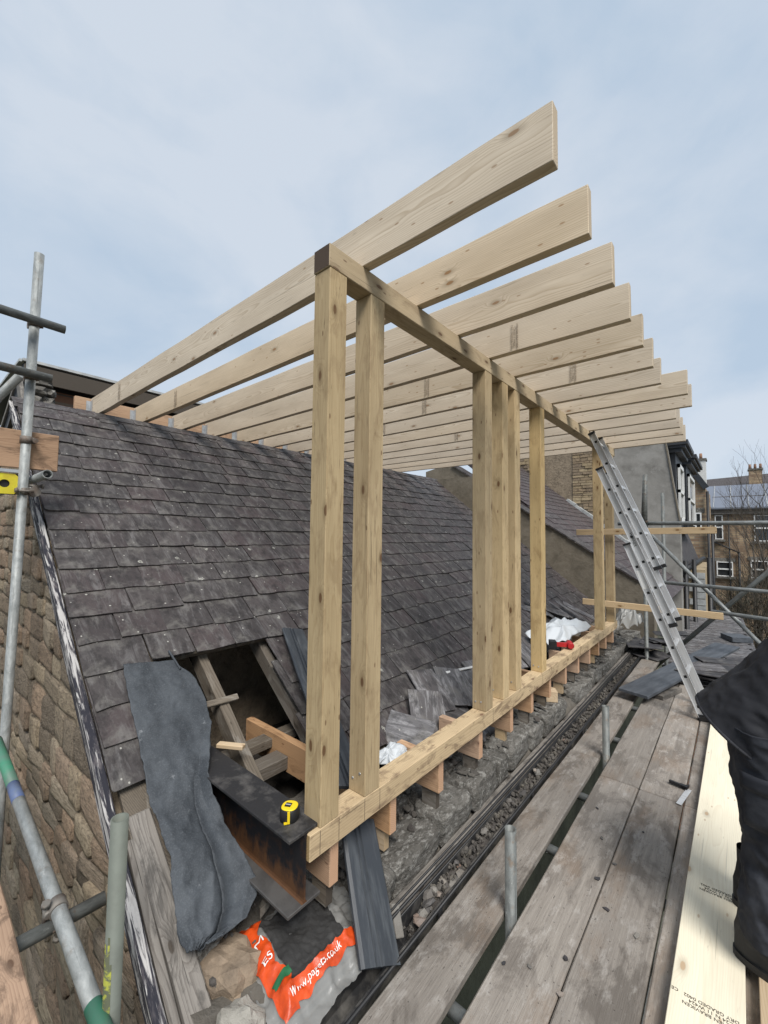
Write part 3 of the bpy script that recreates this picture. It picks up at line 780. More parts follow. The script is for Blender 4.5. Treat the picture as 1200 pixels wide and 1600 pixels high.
for i, y in enumerate((1.165, 1.53, 1.93, 2.37, 2.825, 3.23, 3.63, 4.05, 4.45, 4.85, 5.25, 5.62, 6.0)):
    j = timber('floor_joist', ((-2.4 if i == 1 else -1.50), y, .332), (-1.216 + random.uniform(-.006, .006), y, .332), .047, .175, MAT['joist'], fr)
    m = MB(); m.box(-1.33, -1.236 + random.uniform(-.03, 0), y - .012, y + .0225, .15, .2445)
    m.build('packer', MAT['pine' if i % 3 == 1 else 'old'], fr)
# screw heads on the posts
for (x, y, z) in ((-1.262, 2.3945, .563), (-1.225, 2.3945, .568), (-1.262, 3.3695, .56), (-1.222, 3.3695, .556), (-1.262, 2.6445, .565), (-1.226, 2.8545, .57), (-1.26, 1.3045, .57), (-1.22, 1.3045, .60)):
    m = MB(); m.tube((x, y - .0012, z), (x, y + .004, z), .0055, n=8); m.build('screw_head', MAT['alu_dull'], fr)

# ---------------------------------------------------------------- steel beam and tape measure
bm_ = empty('steel_beam', (-1.7, 1.012, .27), 'rusty steel I-beam running into the opened roof', 'steel beam')
ZB, ZT = .268, .531; YW = 1.012; XT = -1.205; XB = -2.6
M0 = Matrix.Translation(((XT + XB) / 2, YW, 0)); LB = XT - XB
obj('top_flange', cbox_mesh(LB, .147, .0125, .002), MAT['steeltop'], bm_, Matrix.Translation(((XT + XB) / 2, YW, ZT - .00625)))
obj('bottom_flange', cbox_mesh(LB, .147, .0125, .002), MAT['steelbot'], bm_, Matrix.Translation(((XT + XB) / 2, YW, ZB + .00625)))
m = MB(); pf = [(-.0035, -.119), (.0035, -.119), (.0035, .119), (-.0035, .119)]
pf = [(-.012, -.1185), (-.006, -.114), (-.0035, -.106), (-.0035, .106), (-.006, .114), (-.012, .1185), (.012, .1185), (.006, .114), (.0035, .106), (.0035, -.106), (.006, -.114), (.012, -.1185)]
m.prism([(-p[0], p[1]) for p in pf], (-LB / 2, LB / 2 - .001), frame((0, -1, 0), (1, 0, 0)))
m.build('web', MAT['rust'], bm_, Matrix.Translation(((XT + XB) / 2, YW, (ZB + ZT) / 2)))

tp = empty('tape_measure', (-1.302, 1.012, .531), 'yellow and black tape measure sitting on the steel beam', 'tape measure')
m = MB(); N = 28
def tprof(r, sq=.35):
    out = []
    for i in range(N):
        t = 2 * math.pi * i / N; k_ = 1 / max(abs(math.cos(t)), abs(math.sin(t)))
        rr = r * (1 + sq * (min(k_, 1.18) - 1)); out.append((rr * math.cos(t), rr * math.sin(t)))
    return out
def lathe(m, rings, M):
    vs = [M @ V((p[0], p[1], z_)) for (r, z_) in rings for p in tprof(r)]
    n = N
    m.add(vs, [(j * n + i, j * n + (i + 1) % n, (j + 1) * n + (i + 1) % n, (j + 1) * n + i) for j in range(len(rings) - 1) for i in range(n)], True)
    m.add([M @ V((p[0], p[1], rings[-1][1])) for p in tprof(rings[-1][0])], [tuple(range(n))])
T0 = Matrix.Translation((-1.302, 1.012, .531)) @ Matrix.Rotation(.5, 4, 'Z')
lathe(m, [(.030, .0), (.0345, .004), (.0355, .02), (.0345, .040), (.031, .045)], Matrix.Identity(4)); m.build('case', MAT['blackplastic'], tp, T0)
m = MB(); lathe(m, [(.030, .0452), (.0295, .0475), (.027, .0485)], Matrix.Identity(4)); m.build('face', MAT['yellow'], tp, T0)
m = MB(); m.box(-.017, .006, -.012, .010, .0487, .0505); m.build('label', MAT['blackplastic'], tp, T0)
m = MB(); m.box(-.015, .004, -.0035, .0015, .0506, .0512); m.build('belt_clip', MAT['alu'], tp, T0)
m = MB(); m.box(.0335, .0368, -.012, -.003, .004, .046); m.box(.030, .0366, -.024, -.0125, .0035, .009); m.build('side_stripe', MAT['yellow'], tp, Matrix.Translation((-1.302, 1.012, .531)) @ Matrix.Rotation(-.55, 4, 'Z'))

# ================================================================ SCAFFOLD PLATFORM (front)
def board(x0, x1, ya, yb, z=0.0, label='', mat='board', th=.038, seed=0):
    o = timber('scaffold_board', ((x0 + x1) / 2, ya, z - th / 2), ((x0 + x1) / 2, yb, z - th / 2), x1 - x0, th, MAT[mat], None, c=.006, rough=.004, seed=seed)
    return tag(o, label, 'scaffold board', 'boards of the scaffold platform')
board(-.984, -.79, .62, 3.36, .004, 'weathered board beside the gutter, nearest length with rubble spilling over it', seed=1)
board(-.990, -.80, 3.37, 6.6, -.016, 'weathered board beside the gutter, far length below the grey plank', seed=2)
board(-.735, -.511, .5, 3.142, .0, 'grey scuffed board along the open gap, near length in the foreground', seed=3)
board(-.735, -.511, 3.15, 6.2, -.001, 'grey worn board along the open gap, far length leading to the grey plank', seed=4)
board(-.506, -.281, .5, 3.136, .001, 'dark muddy stained board in the middle of the platform, near length', seed=5)
board(-.506, -.281, 3.145, 6.6, .0, 'pale grey board in the middle of the platform, far length by ladder foot', seed=6)
board(-.274, -.05, .5, 3.13, -.001, 'grey board mostly under the new cream timber, near length', seed=7)
board(-.274, -.05, 3.135, 6.6, .001, 'grey board under the ladder foot beside the cream timber', seed=8)
board(-.04, .185, .5, 3.3, .0, 'worn board under the standing worker, outer edge of platform', seed=9)
board(-.04, .185, 3.305, 6.6, .001, 'worn outer platform board behind the standing worker', seed=10)

sf = empty('platform_scaffold', (-.4, 3.5, -7), 'grey tube scaffold carrying the front platform boards', 'scaffolding')
TR = .02415
for (x, y, zt) in ((-.7625, 1.76, .352), (-.7625, 3.455, .349)):
    tube_obj('standard', (x, y, -7), (x, y, zt), TR, MAT['galv_old'], sf, wall=.004, n=20)
for y in (1.35, 2.34, 2.93, 3.9, 4.72, 5.6):
    tube_obj('transom', (-1.09, y, -.0675), (1.2, y, -.0675), TR, MAT['galv'], sf)
for x, z in ((-.95, -.118), (.9, -.118)):
    tube_obj('ledger', (x, -.3, z), (x, 6.9, z), TR, MAT['galv'], sf)
for z in (-2.0, -4.0):
    tube_obj('ledger', (-.95, -.3, z), (-.95, 6.9, z), TR, MAT['galv'], sf)
for y in (1.76, 3.455):
    tube_obj('standard', (.9 + .05, y, -7), (.95, y, -.03), TR, MAT['galv_old'], sf)
def coupler(p, parent, ax=(0, 0, 1), ax2=(0, 1, 0), s=1.0):
    """right-angle coupler: two clamp collars, flaps and bolts"""
    m = MB(); p = V(p); a = V(ax).normalized(); b = V(ax2).normalized(); off = a.cross(b).normalized()
    m.tube(p - a * .022, p + a * .022, .0295 * s, n=16)
    q = p + off * .052 * s
    m.tube(q - b * .022, q + b * .022, .0295 * s, n=16)
    m.tube(p + b * .036 + a * .0 - off * .03, p + b * .036 + off * .045, .008, n=8)
    m.tube(q + a * .036 - off * .03, q + a * .036 + off * .035, .008, n=8)
    m.tube(p + b * .036 - off * .042, p + b * .036 - off * .028, .015, n=6)
    m.tube(q + a * .036 + off * .03, q + a * .036 + off * .044, .015, n=6)
    m.tube(p + b * .03 - a * .018, p + b * .03 + a * .018, .012, n=8); m.tube(q + a * .03 - b * .018, q + a * .03 + b * .018, .012, n=8)
    return m.build('coupler', MAT['coupler'], parent)

# ---------------------------------------------------------------- gable scaffold (left)
sg = empty('gable_scaffold', (-2.5, .38, -7), 'galvanised scaffold tubes standing against the stone gable', 'scaffolding')
pa, pb = V((-3.071, .483, 3.212)), V((-3.296, .485, .392)); dlt = (pa - pb).normalized()
tube_obj('standard', pb - dlt * 7.5, pa, TR, MAT['galv'], sg, wall=.004, n=20)
tube_obj('ledger', (-3.04, -1.536, 2.842), (-3.025, .612, 2.793), TR, MAT['galv_old'], sg, wall=.004, n=18)
tube_obj('ledger', (-3.059, -1.536, 2.547), (-3.069, .570, 2.493), TR, MAT['galv_old'], sg, wall=.004, n=18)
coupler((-3.104, .483, 2.810), sg, dlt, (0, 1, 0)); coupler((-3.13, .483, 2.499), sg, dlt, (0, 1, 0))
coupler((-3.161, .484, 2.125), sg, dlt, (0, 1, 0)); coupler((-3.187, .486, 1.825), sg, dlt, (1, 0, 0))
tube_obj('transom', (-4.6, .552, 1.895), (-2.906, .544, 1.910), TR, MAT['galv'], sg, wall=.004, n=18)
tube_obj('brace', (-4.096, .0, 1.792), (-3.277, .461, 2.534), TR, MAT['galv'], sg)
# low ledger with colour bands, its transom, the algae-stained standard
la, lb = V((-3.201, .435, .419)), V((-.742, .472, .053))
tube_obj('ledger', la, lb, TR, MAT['galv'], sg, n=18)
for (t0, t1, mt) in ((.005, .19, 'green'), (.1905, .245, 'bluepaint'), (.685, .85, 'green')):
    tube_obj('paint_band', la.lerp(lb, t0), la.lerp(lb, t1), TR + .0008, MAT[mt], sg, n=18)
tube_obj('transom', (-1.955, -.48, .1765), (-1.905, .60, .1765), TR, MAT['galv_old'], sg)
coupler((-1.922, .4543, .2286), sg, (1, .015, -.149), (.05, -1, 0))
stb = V((-1.467, .494, .719)); stl = V((-1.51, .504, -7))
tube_obj('standard', stl, stb, TR, MAT['galv_green'], sg, wall=.004, n=24)
m = MB()
n_ = 24
for i in range(n_):
    t0, t1 = 2 * math.pi * i / n_, 2 * math.pi * (i + 1) / n_
    if 4.6 < t0 < 5.55:
        m.add([(-1.4697 + (TR + .0012) * math.cos(t), .4946 + (TR + .0012) * math.sin(t), z_) for z_ in (.02, .36 + random.uniform(-.05, .05)) for t in (t0, t1)], [(0, 1, 3, 2)])
m.build('paint_patch', MAT['lime'], sg)

o = timber('toe_board', (-3.216, -1.28, 2.074), (-3.204, .644, 2.071), .036, .222, MAT['orange'], None, c=.003)
tag(o, 'orange brown toe board clamped behind the upright scaffold tube', 'board')
o = timber('scaffold_board', (-4.32, .246, .221), (-1.14, .210, .221), .225, .038, MAT['orange'], None, c=.004, rough=.006, seed=21)
tag(o, 'orange brown muddy board on the gable scaffold in the bottom left corner', 'scaffold board')
yb = empty('end_bracket', (-3.2, .42, 1.80), 'yellow steel bracket with a round hole below the toe board', 'bracket')
m = MB(); n_ = 20
ring = [(.0, .0)] * 0
out = []
for i in range(n_):
    t = 2 * math.pi * i / n_; c_, s_ = math.cos(t), math.sin(t); k_ = 1 / max(abs(c_), abs(s_))
    out.append((c_ * k_ * .059, s_ * k_ * .059))
inn = [(math.cos(2 * math.pi * i / n_) * .023, math.sin(2 * math.pi * i / n_) * .023) for i in range(n_)]
for h in (0, .006):
    m.add([(h, p[0], p[1]) for p in out + inn], [((i, (i + 1) % n_, n_ + (i + 1) % n_, n_ + i) if h else (i, n_ + i, n_ + (i + 1) % n_, (i + 1) % n_)) for i in range(n_)])
m.add([(h, p[0], p[1]) for h in (0, .006) for p in out], [(i, (i + 1) % n_, n_ + (i + 1) % n_, n_ + i) for i in range(n_)])
m.add([(h, p[0], p[1]) for h in (0, .006) for p in inn], [(i, n_ + i, n_ + (i + 1) % n_, (i + 1) % n_) for i in range(n_)])
m.build('plate', MAT['limeyellow'], yb, Matrix.Translation((-3.194, .404, 1.864)))
m = MB(); m.box(-3.20, -3.18, .30, .47, 1.930, 1.948); m.build('strip', MAT['alu_dull'], yb)
m = MB(); m.box(-3.28, -3.20, .345, .463, 1.806, 1.922); m.build('backing', MAT['blackplastic'], yb)

# ---------------------------------------------------------------- far scaffold (right)
sr = empty('far_scaffold', (-.5, 6.6, -7), 'grey tube scaffold with crossed braces at the far end', 'scaffolding')
tube_obj('standard', (-.93, 6.5, -7), (-.93, 6.5, 1.70), TR, MAT['galv_old'], sr)
m = MB(); m.tube((-.93, 6.5, 1.70), (-.906, 6.5, 2.43), .040, .026, n=16); m.build('tapered_cap', MAT['galv_old'], sr)
tube_obj('standard', (-.84, 7.6, -7), (-.838, 7.6, 2.27), TR, MAT['galv_old'], sr)
tube_obj('ledger', (-1.25, 6.55, 1.775), (3.2, 6.55, 1.772), TR + .002, MAT['galv'], sr)
tube_obj('ledger', (-.80, 6.62, .998), (3.2, 6.62, .90), TR, MAT['galv'], sr)
tube_obj('ledger', (-.25, 6.62, .68), (3.2, 6.62, .50), TR, MAT['galv'], sr)
tube_obj('brace', (-.93, 6.70, 1.68), (1.2, 6.70, -.85), TR, MAT['galv'], sr)
tube_obj('brace', (-1.05, 6.80, -.37), (1.4, 6.80, 2.48), TR + .003, MAT['galv_old'], sr)
for y in (6.55,): tube_obj('ledger', (-.3, 6.9, 1.6), (-.3, 12.0, 1.6), .001, MAT['galv'], sr) if False else None
coupler((-.93, 6.5, 1.80), sr, (0, 0, 1), (1, 0, 0), 1.2); coupler((-.93, 6.5, 1.70), sr, (0, 0, 1), (1, 0, .2), 1.2); coupler((-.92, 6.5, -.1), sr, (0, 0, 1), (1, 0, .3), 1.1)
for (x0, z0, x1, z1, lab) in ((-1.61, 1.645, -.155, 1.678, 'pale timber rail between the last posts and the scaffold, upper one'), (-1.545, .748, -.12, .742, 'pale timber rail between the last posts and the scaffold, lower one')):
    o = timber('timber_rail', (x0, 5.87, z0), (x1, 5.87, z1), .022, .075, MAT['pine'], None); tag(o, lab, 'rail')

# ================================================================ THINGS ON THE ROOF EDGE
# roofing felt draped over the opening: rows of (left, right) points given as (y, slope distance, height over roof)
rowsF = [((0.78, -2.391, 0.052), (1.012, -2.356, 0.052)), ((0.765, -2.285, 0.052), (1.081, -2.255, 0.052)), ((0.754, -2.173, 0.052), (1.092, -2.152, 0.052)), ((0.745, -2.069, 0.052), (1.067, -2.045, 0.052)), ((0.738, -1.982, 0.052), (1.012, -1.948, 0.052)), ((0.726, -1.899, 0.052), (0.958, -1.865, 0.052)), ((0.721, -1.823, 0.06), (0.939, -1.784, 0.06)), ((0.724, -1.761, 0.07), (0.944, -1.7, 0.07)), ((0.728, -1.691, 0.08), (0.948, -1.624, 0.08)), ((0.711, -1.637, 0.08), (0.954, -1.561, 0.08)), ((0.7, -1.586, 0.08), (0.963, -1.51, 0.08)), ((0.694, -1.534, 0.08), (0.945, -1.471, 0.08)), ((0.693, -1.49, 0.08), (0.885, -1.442, 0.08)), ((0.694, -1.467, 0.08), (0.778, -1.445, 0.08))]
def felt_pt(u, v, top=True):
    f = v * (len(rowsF) - 1); i = min(int(f), len(rowsF) - 2); t = f - i; t = t * t * (3 - 2 * t) * .5 + t * .5
    L = V(rowsF[i][0]).lerp(V(rowsF[i + 1][0]), t); Rr = V(rowsF[i][1]).lerp(V(rowsF[i + 1][1]), t)
    p = L.lerp(Rr, u)
    h = p.z + .012 * noise.noise(V((p.x * 6, p.y * 6, 1))) + .006 * noise.noise(V((p.x * 15, p.y * 15, 2)))
    if v > .35:      # long folds running down the hanging part
        k_ = min(1, (v - .35) * 3)
        uc = .80 - .42 * (v - .35) + .03 * math.sin(v * 9)               # the long crease, running down to the left
        d_ = u - uc
        h += k_ * (-.045 * math.exp(-abs(d_) / .045) + (.030 * (1 - math.exp(-d_ / .05)) if d_ > 0 else 0))
        h += k_ * (.020 * noise.noise(V((p.x * 7, p.y * 7, 5))) + .014 * (.5 - abs(noise.noise(V((p.x * 13 + p.y * 5, p.y * 9, 9))))))
        if u < .12: h -= .03 * k_ * (1 - u / .12) * (.5 + noise.noise(V((0, v * 7, 1))))
    if .26 < v < .55: h += .040 * max(0, 1 - abs(u - .97) / .12) * math.sin((v - .26) / .29 * math.pi)
    rdg = lambda f, o_: .5 - abs(noise.noise(V((p.x * f, p.y * f * 1.3, o_)))) * 1.6
    h += .007 * rdg(11, 4) + .0045 * rdg(24, 8)
    yy = p.x + (.008 * noise.noise(V((v * 11, 3, 1))) + .004 * noise.noise(V((v * 45, 3, 5)))) * (1 - min(u, 1 - u) * 2)
    return rp(yy, sx(p.y + .006 * noise.noise(V((u * 20, 0, 6))) * (v > .95)), h)
m = MB(); m.grid(lambda u, v: felt_pt(u, v), 72, 150)
felt = m.build('roofing_felt', MAT['felt'])
sm_ = felt.modifiers.new('thick', 'SOLIDIFY'); sm_.thickness = .004; sm_.offset = 1
tag(felt, 'blue grey roofing felt sheet draped over the edge of the roof opening', 'felt sheet')
m = MB(); m.grid(lambda u, v: rp(.99 + .035 * math.cos(v * 3.6) * .3 + u * .02, sx(-2.405 + .10 * u), .05 + .012 * math.sin(v * 3.4)) + V((0, .03 * v, 0)), 10, 8)
o = m.build('felt_scrap', MAT['felt']); o.modifiers.new('thick', 'SOLIDIFY').thickness = .004
tag(o, 'small curled scrap of felt above the draped sheet', 'felt scrap')

# moulded black boards: long one leaning from the gutter, another lying up the slope behind the corner post
def moulded(name, p0, p1, w, up, label, bend=0.0):
    p0, p1 = V(p0), V(p1); L = (p1 - p0).length; m = MB()
    pr = [(-w / 2, 0), (w / 2, 0), (w / 2, .012), (w * .44, .02), (-w * .02, .022), (-w * .04, .014), (-w * .09, .014), (-w * .11, .022), (-w * .15, .022), (-w * .17, .014), (-w * .2, .018), (-w * .44, .018), (-w / 2, .010)]
    n = 12; vs = []
    for i in range(n + 1):
        x = -L / 2 + L * i / n
        for p in pr: vs.append((x + (.02 * (p[0] / w) if i == n else 0), p[0], p[1] + bend * ((p[0] / w) ** 2) * 4 * (i / n)))
    k_ = len(pr)
    fs = [(i * k_ + j, i * k_ + (j + 1) % k_, (i + 1) * k_ + (j + 1) % k_, (i + 1) * k_ + j) for i in range(n) for j in range(k_)]
    fs += [tuple(reversed(range(k_))), tuple(n * k_ + j for j in range(k_))]
    m.add(vs, fs)
    return tag(m.build(name, MAT['blackboard'], None, frame(p1 - p0, up, (p0 + p1) / 2)), label, 'board')
moulded('moulded_board', (-1.31, 1.385, .33), (-1.015, 1.215, .035), .185, (.7, .1, .7), 'blue black moulded board leaning from sole plate down into the gutter', -.01)
moulded('moulded_board', (-2.33, 1.80, .93), (-1.36, 1.40, .44), .155, (.62, .0, .78), 'blue black moulded board lying up the slope behind the corner post')

# builder's bag of grit
bag = empty('rubble_bag', (-1.26, 1.03, .06), 'orange and clear plastic bag of dark grit below the steel beam', 'bag')
C = [V((-1.475, .885)), V((-1.085, .845)), V((-1.09, 1.20)), V((-1.40, 1.30))]      # left, near, right, far corners
def bag_pt(u, v, h=0):
    # u: left->near edge, v: towards the far side
    a = C[0].lerp(C[1], u); b = C[3].lerp(C[2], u); p = a.lerp(b, v)
    ed = max(0, min(u, 1 - u, v, 1 - v))
    z = .075 + .055 * min(1, ed / .16) ** .6 + .016 * noise.noise(V((p.x * 14, p.y * 14, 3))) - .024 * abs(noise.noise(V((p.x * 26, p.y * 26, 6)))) * (1 if ed < .22 else .3) + h
    return V((p.x, p.y, z))
m = MB(); m.grid(lambda u, v: bag_pt(-.05 + 1.17 * u, -.06 + 1.22 * v) + V((.008 * noise.noise(V((u * 9, v * 9, 8))), 0, -.012 - .05 * max(0, u - .9) * 6 * .3 + .02 * abs(noise.noise(V((u * 13, v * 13, 1)))))), 40, 40)
fo = m.build('clear_film', MAT['film'], bag)
m = MB(); m.grid(lambda u, v: bag_pt(.12 + .74 * u, .20 + .62 * v, .004 + .006 * noise.noise(V((u * 22, v * 22, 0)))), 40, 36)
m.build('grit', MAT['dirt'], bag)
m = MB()
m.grid(lambda u, v: bag_pt(.02 + u * .96, .02 + v * (.16 + .09 * noise.noise(V((u * 6, 1, 4)))), .0075 + .003 * noise.noise(V((u * 30, v * 5, 2)))), 40, 10)
m.build('printed_band', MAT['orangebag'], bag)
m = MB()
m.grid(lambda u, v: bag_pt(.835 + .02 * noise.noise(V((u * 6, 2, 2))) + v * (.125 + .03 * noise.noise(V((u * 7, 0, 4)))), .10 + u * .86, .009 + .003 * noise.noise(V((u * 30, v * 5, 5)))), 36, 10)
m.build('printed_band', MAT['orangebag'], bag)
m = MB(); m.grid(lambda u, v: bag_pt(.70 + u * .07, .05 + v * .17, .0125), 4, 8)
m.build('green_band', MAT['greenprint'], bag)
def on_bag(u, v, ux, vx, h=.0145):
    p = bag_pt(u, v, h); q = bag_pt(u + ux, v + vx, h)
    w = bag_pt(u, v + .02, h) - p if abs(ux) > 0 else bag_pt(u - .02, v, h) - p
    return axes(q - p, w, p + V((0, 0, .002)))
def bag_text(body, size, u0, v0, h=.013):
    """print that follows the creases: each point of the lettering is laid on the bag"""
    o = text('lettering', body, size, MAT['whitepaintlabel'], bag, Matrix.Identity(4), 0.0)
    bm = bmesh.new(); bm.from_mesh(o.data)
    bmesh.ops.subdivide_edges(bm, edges=[e for e in bm.edges if e.calc_length() > size * .15], cuts=1)
    for v_ in bm.verts: v_.co = bag_pt(u0 - v_.co.y / .39, v0 + v_.co.x / .36, h)
    bm.to_mesh(o.data); bm.free()
bag_text('www.pagets.co.uk', .030, .905, .42, .0165)
bag_text('ES', .034, .52, .105, .0165)
bag_text('M', .036, .34, .115, .0165)

# lumps of stone at the corner of the wall head
def rock(name, p, s, seed, mat, label, rot=0, sub=3, rough=.2, box=.6):
    me = rock_mesh(s[0], s[1], s[2], seed, sub, rough, name, box)
    o = obj(name, me, MAT[mat], None, Matrix.Translation(V(p)) @ Euler((.15 * math.sin(seed), .2 * math.cos(seed), rot)).to_matrix().to_4x4())
    return tag(o, label, 'stone')
rock('building_stone', (-1.40, .83, .02), (.26, .16, .22), 3, 'brownrock', 'large brown building stone below the hanging felt', .3)
rock('building_stone', (-1.52, .79, .10), (.14, .11, .14), 14, 'cope', 'grey stone wedged between the felt and the verge timbers', .1)
rock('rubble_lump', (-1.215, .775, .05), (.13, .12, .12), 5, 'greyrock', 'pale grey rubble lump at the bottom edge beside the orange bag', .2, 3, .35, .3)
rock('building_stone', (-1.27, .90, -.02), (.16, .12, .14), 8, 'debris', 'dark stone under the orange bag', .5)
o = timber('split_batten', rp(.80, sx(-1.86), .03), rp(.835, sx(-1.765), .03), .028, .012, MAT['joist'], None, up=NR); tag(o, 'short split pink batten end beside the lowest verge slate', 'batten')
o = timber('timber_offcut', (-1.98, 1.09, .55), (-1.86, 1.16, .551), .035, .02, MAT['pine'], None); tag(o, 'short pale offcut at the edge of the opening by the felt', 'timber offcut')

# gutter rubble
m = MB(); rr = random.Random(8)
small = [rock_mesh(1, 1, 1, 200 + i, 1, .35, 'chip', .4) for i in range(10)]
m.grid(lambda u, v: V((-1.0935 + .0695 * u, 1.46 + v * 6.0, -.022 + .014 * noise.noise(V((u * 3, v * 60, 0))) + .006 * noise.noise(V((u * 9, v * 200, 3))) - .03 * max(0, 1 - v * 40))), 6, 160)
for i in range(1500):
    y = rr.uniform(1.42, 7.2); w = rr.uniform(.008, .03)
    if y < 1.62 and rr.random() < .6: continue
    x = rr.uniform(-1.093, -1.024)
    z = -.030 + rr.uniform(0, .035) * (1.0 if y > 1.6 else .6)
    merge_into(m, rr.choice(small), Matrix.Translation((x, y, z)) @ Euler((rr.uniform(0, 6), rr.uniform(0, 6), 0)).to_matrix().to_4x4() @ Matrix.Diagonal((w, w * rr.uniform(.6, 1.4), w * .6, 1)))
tag(m.build('gutter_rubble', MAT['debris']), 'small dark rubble and grit filling the gutter', 'rubble', kind='stuff')
for i in range(26):
    y = 1.50 + .62 * (i / 26) ** 1.2 + rr.uniform(-.03, .03) if i < 18 else rr.uniform(2.1, 3.6)
    w = rr.uniform(.022, .05)
    me = rock_mesh(w, w * rr.uniform(.7, 1.5), w * rr.uniform(.35, .8), 300 + i, 1, .35, 'stone_chip', .45)
    o = obj('stone_chip', me, MAT['chip'], None, Matrix.Translation((rr.uniform(-1.085, -1.028), y, .0 + rr.uniform(-.018, .012))) @ Euler((rr.uniform(-.6, .6), rr.uniform(-.6, .6), rr.uniform(0, 3))).to_matrix().to_4x4())
    tag(o, 'broken chip of stone or slate lying on the rubble in the gutter', 'stone chip', 'chips in the gutter')
o = timber('slate_shard', (-1.135, 1.44, .045), (-1.055, 1.375, .0), .035, .01, MAT['chip'], None, up=(0, 0, 1)); tag(o, 'long grey slate shard lying across the gutter edge by the moulded board', 'slate shard')
# rubble on the wall head
m = MB()
for i in range(900):
    y = rr.uniform(.75, 7.4); x = rr.choice((rr.gauss(-1.39, .022), rr.gauss(-1.39, .03), rr.uniform(-1.9, -1.36)))
    w = rr.uniform(.008, .045) * (1 if rr.random() < .85 else 1.6)
    z = .075 + .05 * noise.noise(V((x * 6, y * 6, 0))) + rr.uniform(-.01, .05) + (.06 if x > -1.34 or x < -1.44 else 0)
    merge_into(m, rr.choice(small), Matrix.Translation((x, y, z)) @ Euler((rr.uniform(0, 6), rr.uniform(0, 6), 0)).to_matrix().to_4x4() @ Matrix.Diagonal((w, w * rr.uniform(.6, 1.5), w * .7, 1)))
for i in range(110):
    y = rr.uniform(1.32, 7.2); x = rr.choice((rr.gauss(-1.39, .03), rr.uniform(-1.7, -1.2))); w = rr.uniform(.035, .085)
    merge_into(m, rr.choice(small), Matrix.Translation((x, y, .10 + rr.uniform(0, .05))) @ Euler((rr.uniform(0, 6), rr.uniform(0, 6), 0)).to_matrix().to_4x4() @ Matrix.Diagonal((w, w * rr.uniform(.6, 1.3), w * .7, 1)))
for i in range(260):
    y = rr.uniform(1.32, 7.2); x = rr.uniform(-1.75, -1.2); l = rr.uniform(.03, .10); a0 = rr.uniform(0, 6)
    pl_ = [(math.cos(a0 + t * 1.2566) * l * .5 * rr.uniform(.5, 1.1), math.sin(a0 + t * 1.2566) * l * .35 * rr.uniform(.5, 1.1)) for t in range(5)]
    m.prism(pl_, (0, .007), Matrix.Translation((x, y, .165 + rr.uniform(0, .02) if (x > -1.37 or -1.6 < x < -1.42) else .12)) @ Euler((rr.uniform(-.5, .5), rr.uniform(-.5, .5), 0)).to_matrix().to_4x4())
tag(m.build('wall_head_rubble', MAT['debris']), 'loose mortar and rubble strewn over the wall head', 'rubble', kind='stuff')
for (a, b, w, lab) in (((-1.62, 1.60, .20), (-1.33, 1.66, .14), .04, 'grey timber strip slanting down under the sole plate beside the second joist'),
                       ((-1.62, 2.06, .22), (-1.38, 2.16, .15), .035, 'grey timber strip slanting under the sole plate beside the third joist'),
                       ((-1.60, 2.55, .22), (-1.37, 2.66, .16), .035, 'grey timber strip slanting under the sole plate beside the fourth joist')):
    o = timber('old_strip', a, b, w, .02, MAT['greywood'], None, rough=.003); tag(o, lab, 'timber strip')

# loose slates
def loose(p, nrm, rot, w, l, label, group=None, mat='slate_loose', th=.008):
    n = V(nrm).normalized(); x = V((n.z, 0, -n.x)); M = frame(x, n, p) @ Matrix.Rotation(rot, 4, 'Z')
    me = slate_mesh(l, w, th, rr, 'loose_slate'); me.materials.append(MAT[mat])
    o = reg(bpy.data.objects.new('loose_slate', me), None, M @ Matrix.Translation((-l / 2, 0, 0)))
    return tag(o, label, 'slate', group)
loose(rp(2.14, sx(-1.64), .09), (.35, -.35, .9), .5, .24, .30, 'pale dusty slate lying flat beside the second post, nearest of the loose ones')
loose(rp(2.36, sx(-1.66), .11), (.62, -.30, .70), -.55, .25, .34, 'grey slate tilted on its corner behind the sole plate, midway to third post')
loose(rp(2.42, sx(-1.58), .04), (.5, .1, .8), .2, .26, .30, 'slate half under the tilted one beside the sole plate')
loose(rp(2.62, sx(-1.78), .06), (.6, .0, .8), -.25, .27, .36, 'large pale slate slipped over the courses left of the third post')
loose(rp(2.86, sx(-1.74), .07), (.55, -.1, .8), -.5, .25, .34, 'grey streaked slate slipped beside the third post under the white strip')
loose(rp(2.70, sx(-1.60), .05), (.5, .1, .85), .9, .24, .28, 'dark slate lying against the inner side of the sole plate by third post')
for i in range(9):
    y = 3.05 + i * .23
    loose(rp(y, sx(-1.70 + rr.uniform(-.06, .06)), .05 + rr.uniform(0, .03)), (.6, rr.uniform(-.2, .2), .8), rr.uniform(-.6, .6), .22, .30, ('first', 'second', 'third', 'fourth', 'fifth', 'sixth', 'seventh', 'eighth', 'ninth')[i] + ' slate slipped against the sole plate, counting away from the third post', 'slipped slates along the sole plate')
for i in range(6):
    loose(rp(5.3 + i * .2, sx(-2.05 + .05 * i), .05 + .02 * i), (.6, rr.uniform(-.3, .3), .8), .8 + rr.uniform(-.2, .2), .10, .5, ('nearest', 'second', 'third', 'fourth', 'fifth', 'farthest')[i] + ' of the narrow broken slates slid down behind the white sheet', 'broken strips near the white sheet', 'slate_loose')
loose((-1.30, 5.36, .18), (1, .12, .12), .1, .17, .30, 'dark slate standing on edge under the sole plate, near the white sheet', None, 'slate_edge')
loose((-1.45, 2.88, .2), (.8, -.2, .5), .4, .2, .22, 'pale slate leaning under the sole plate by the fifth joist')
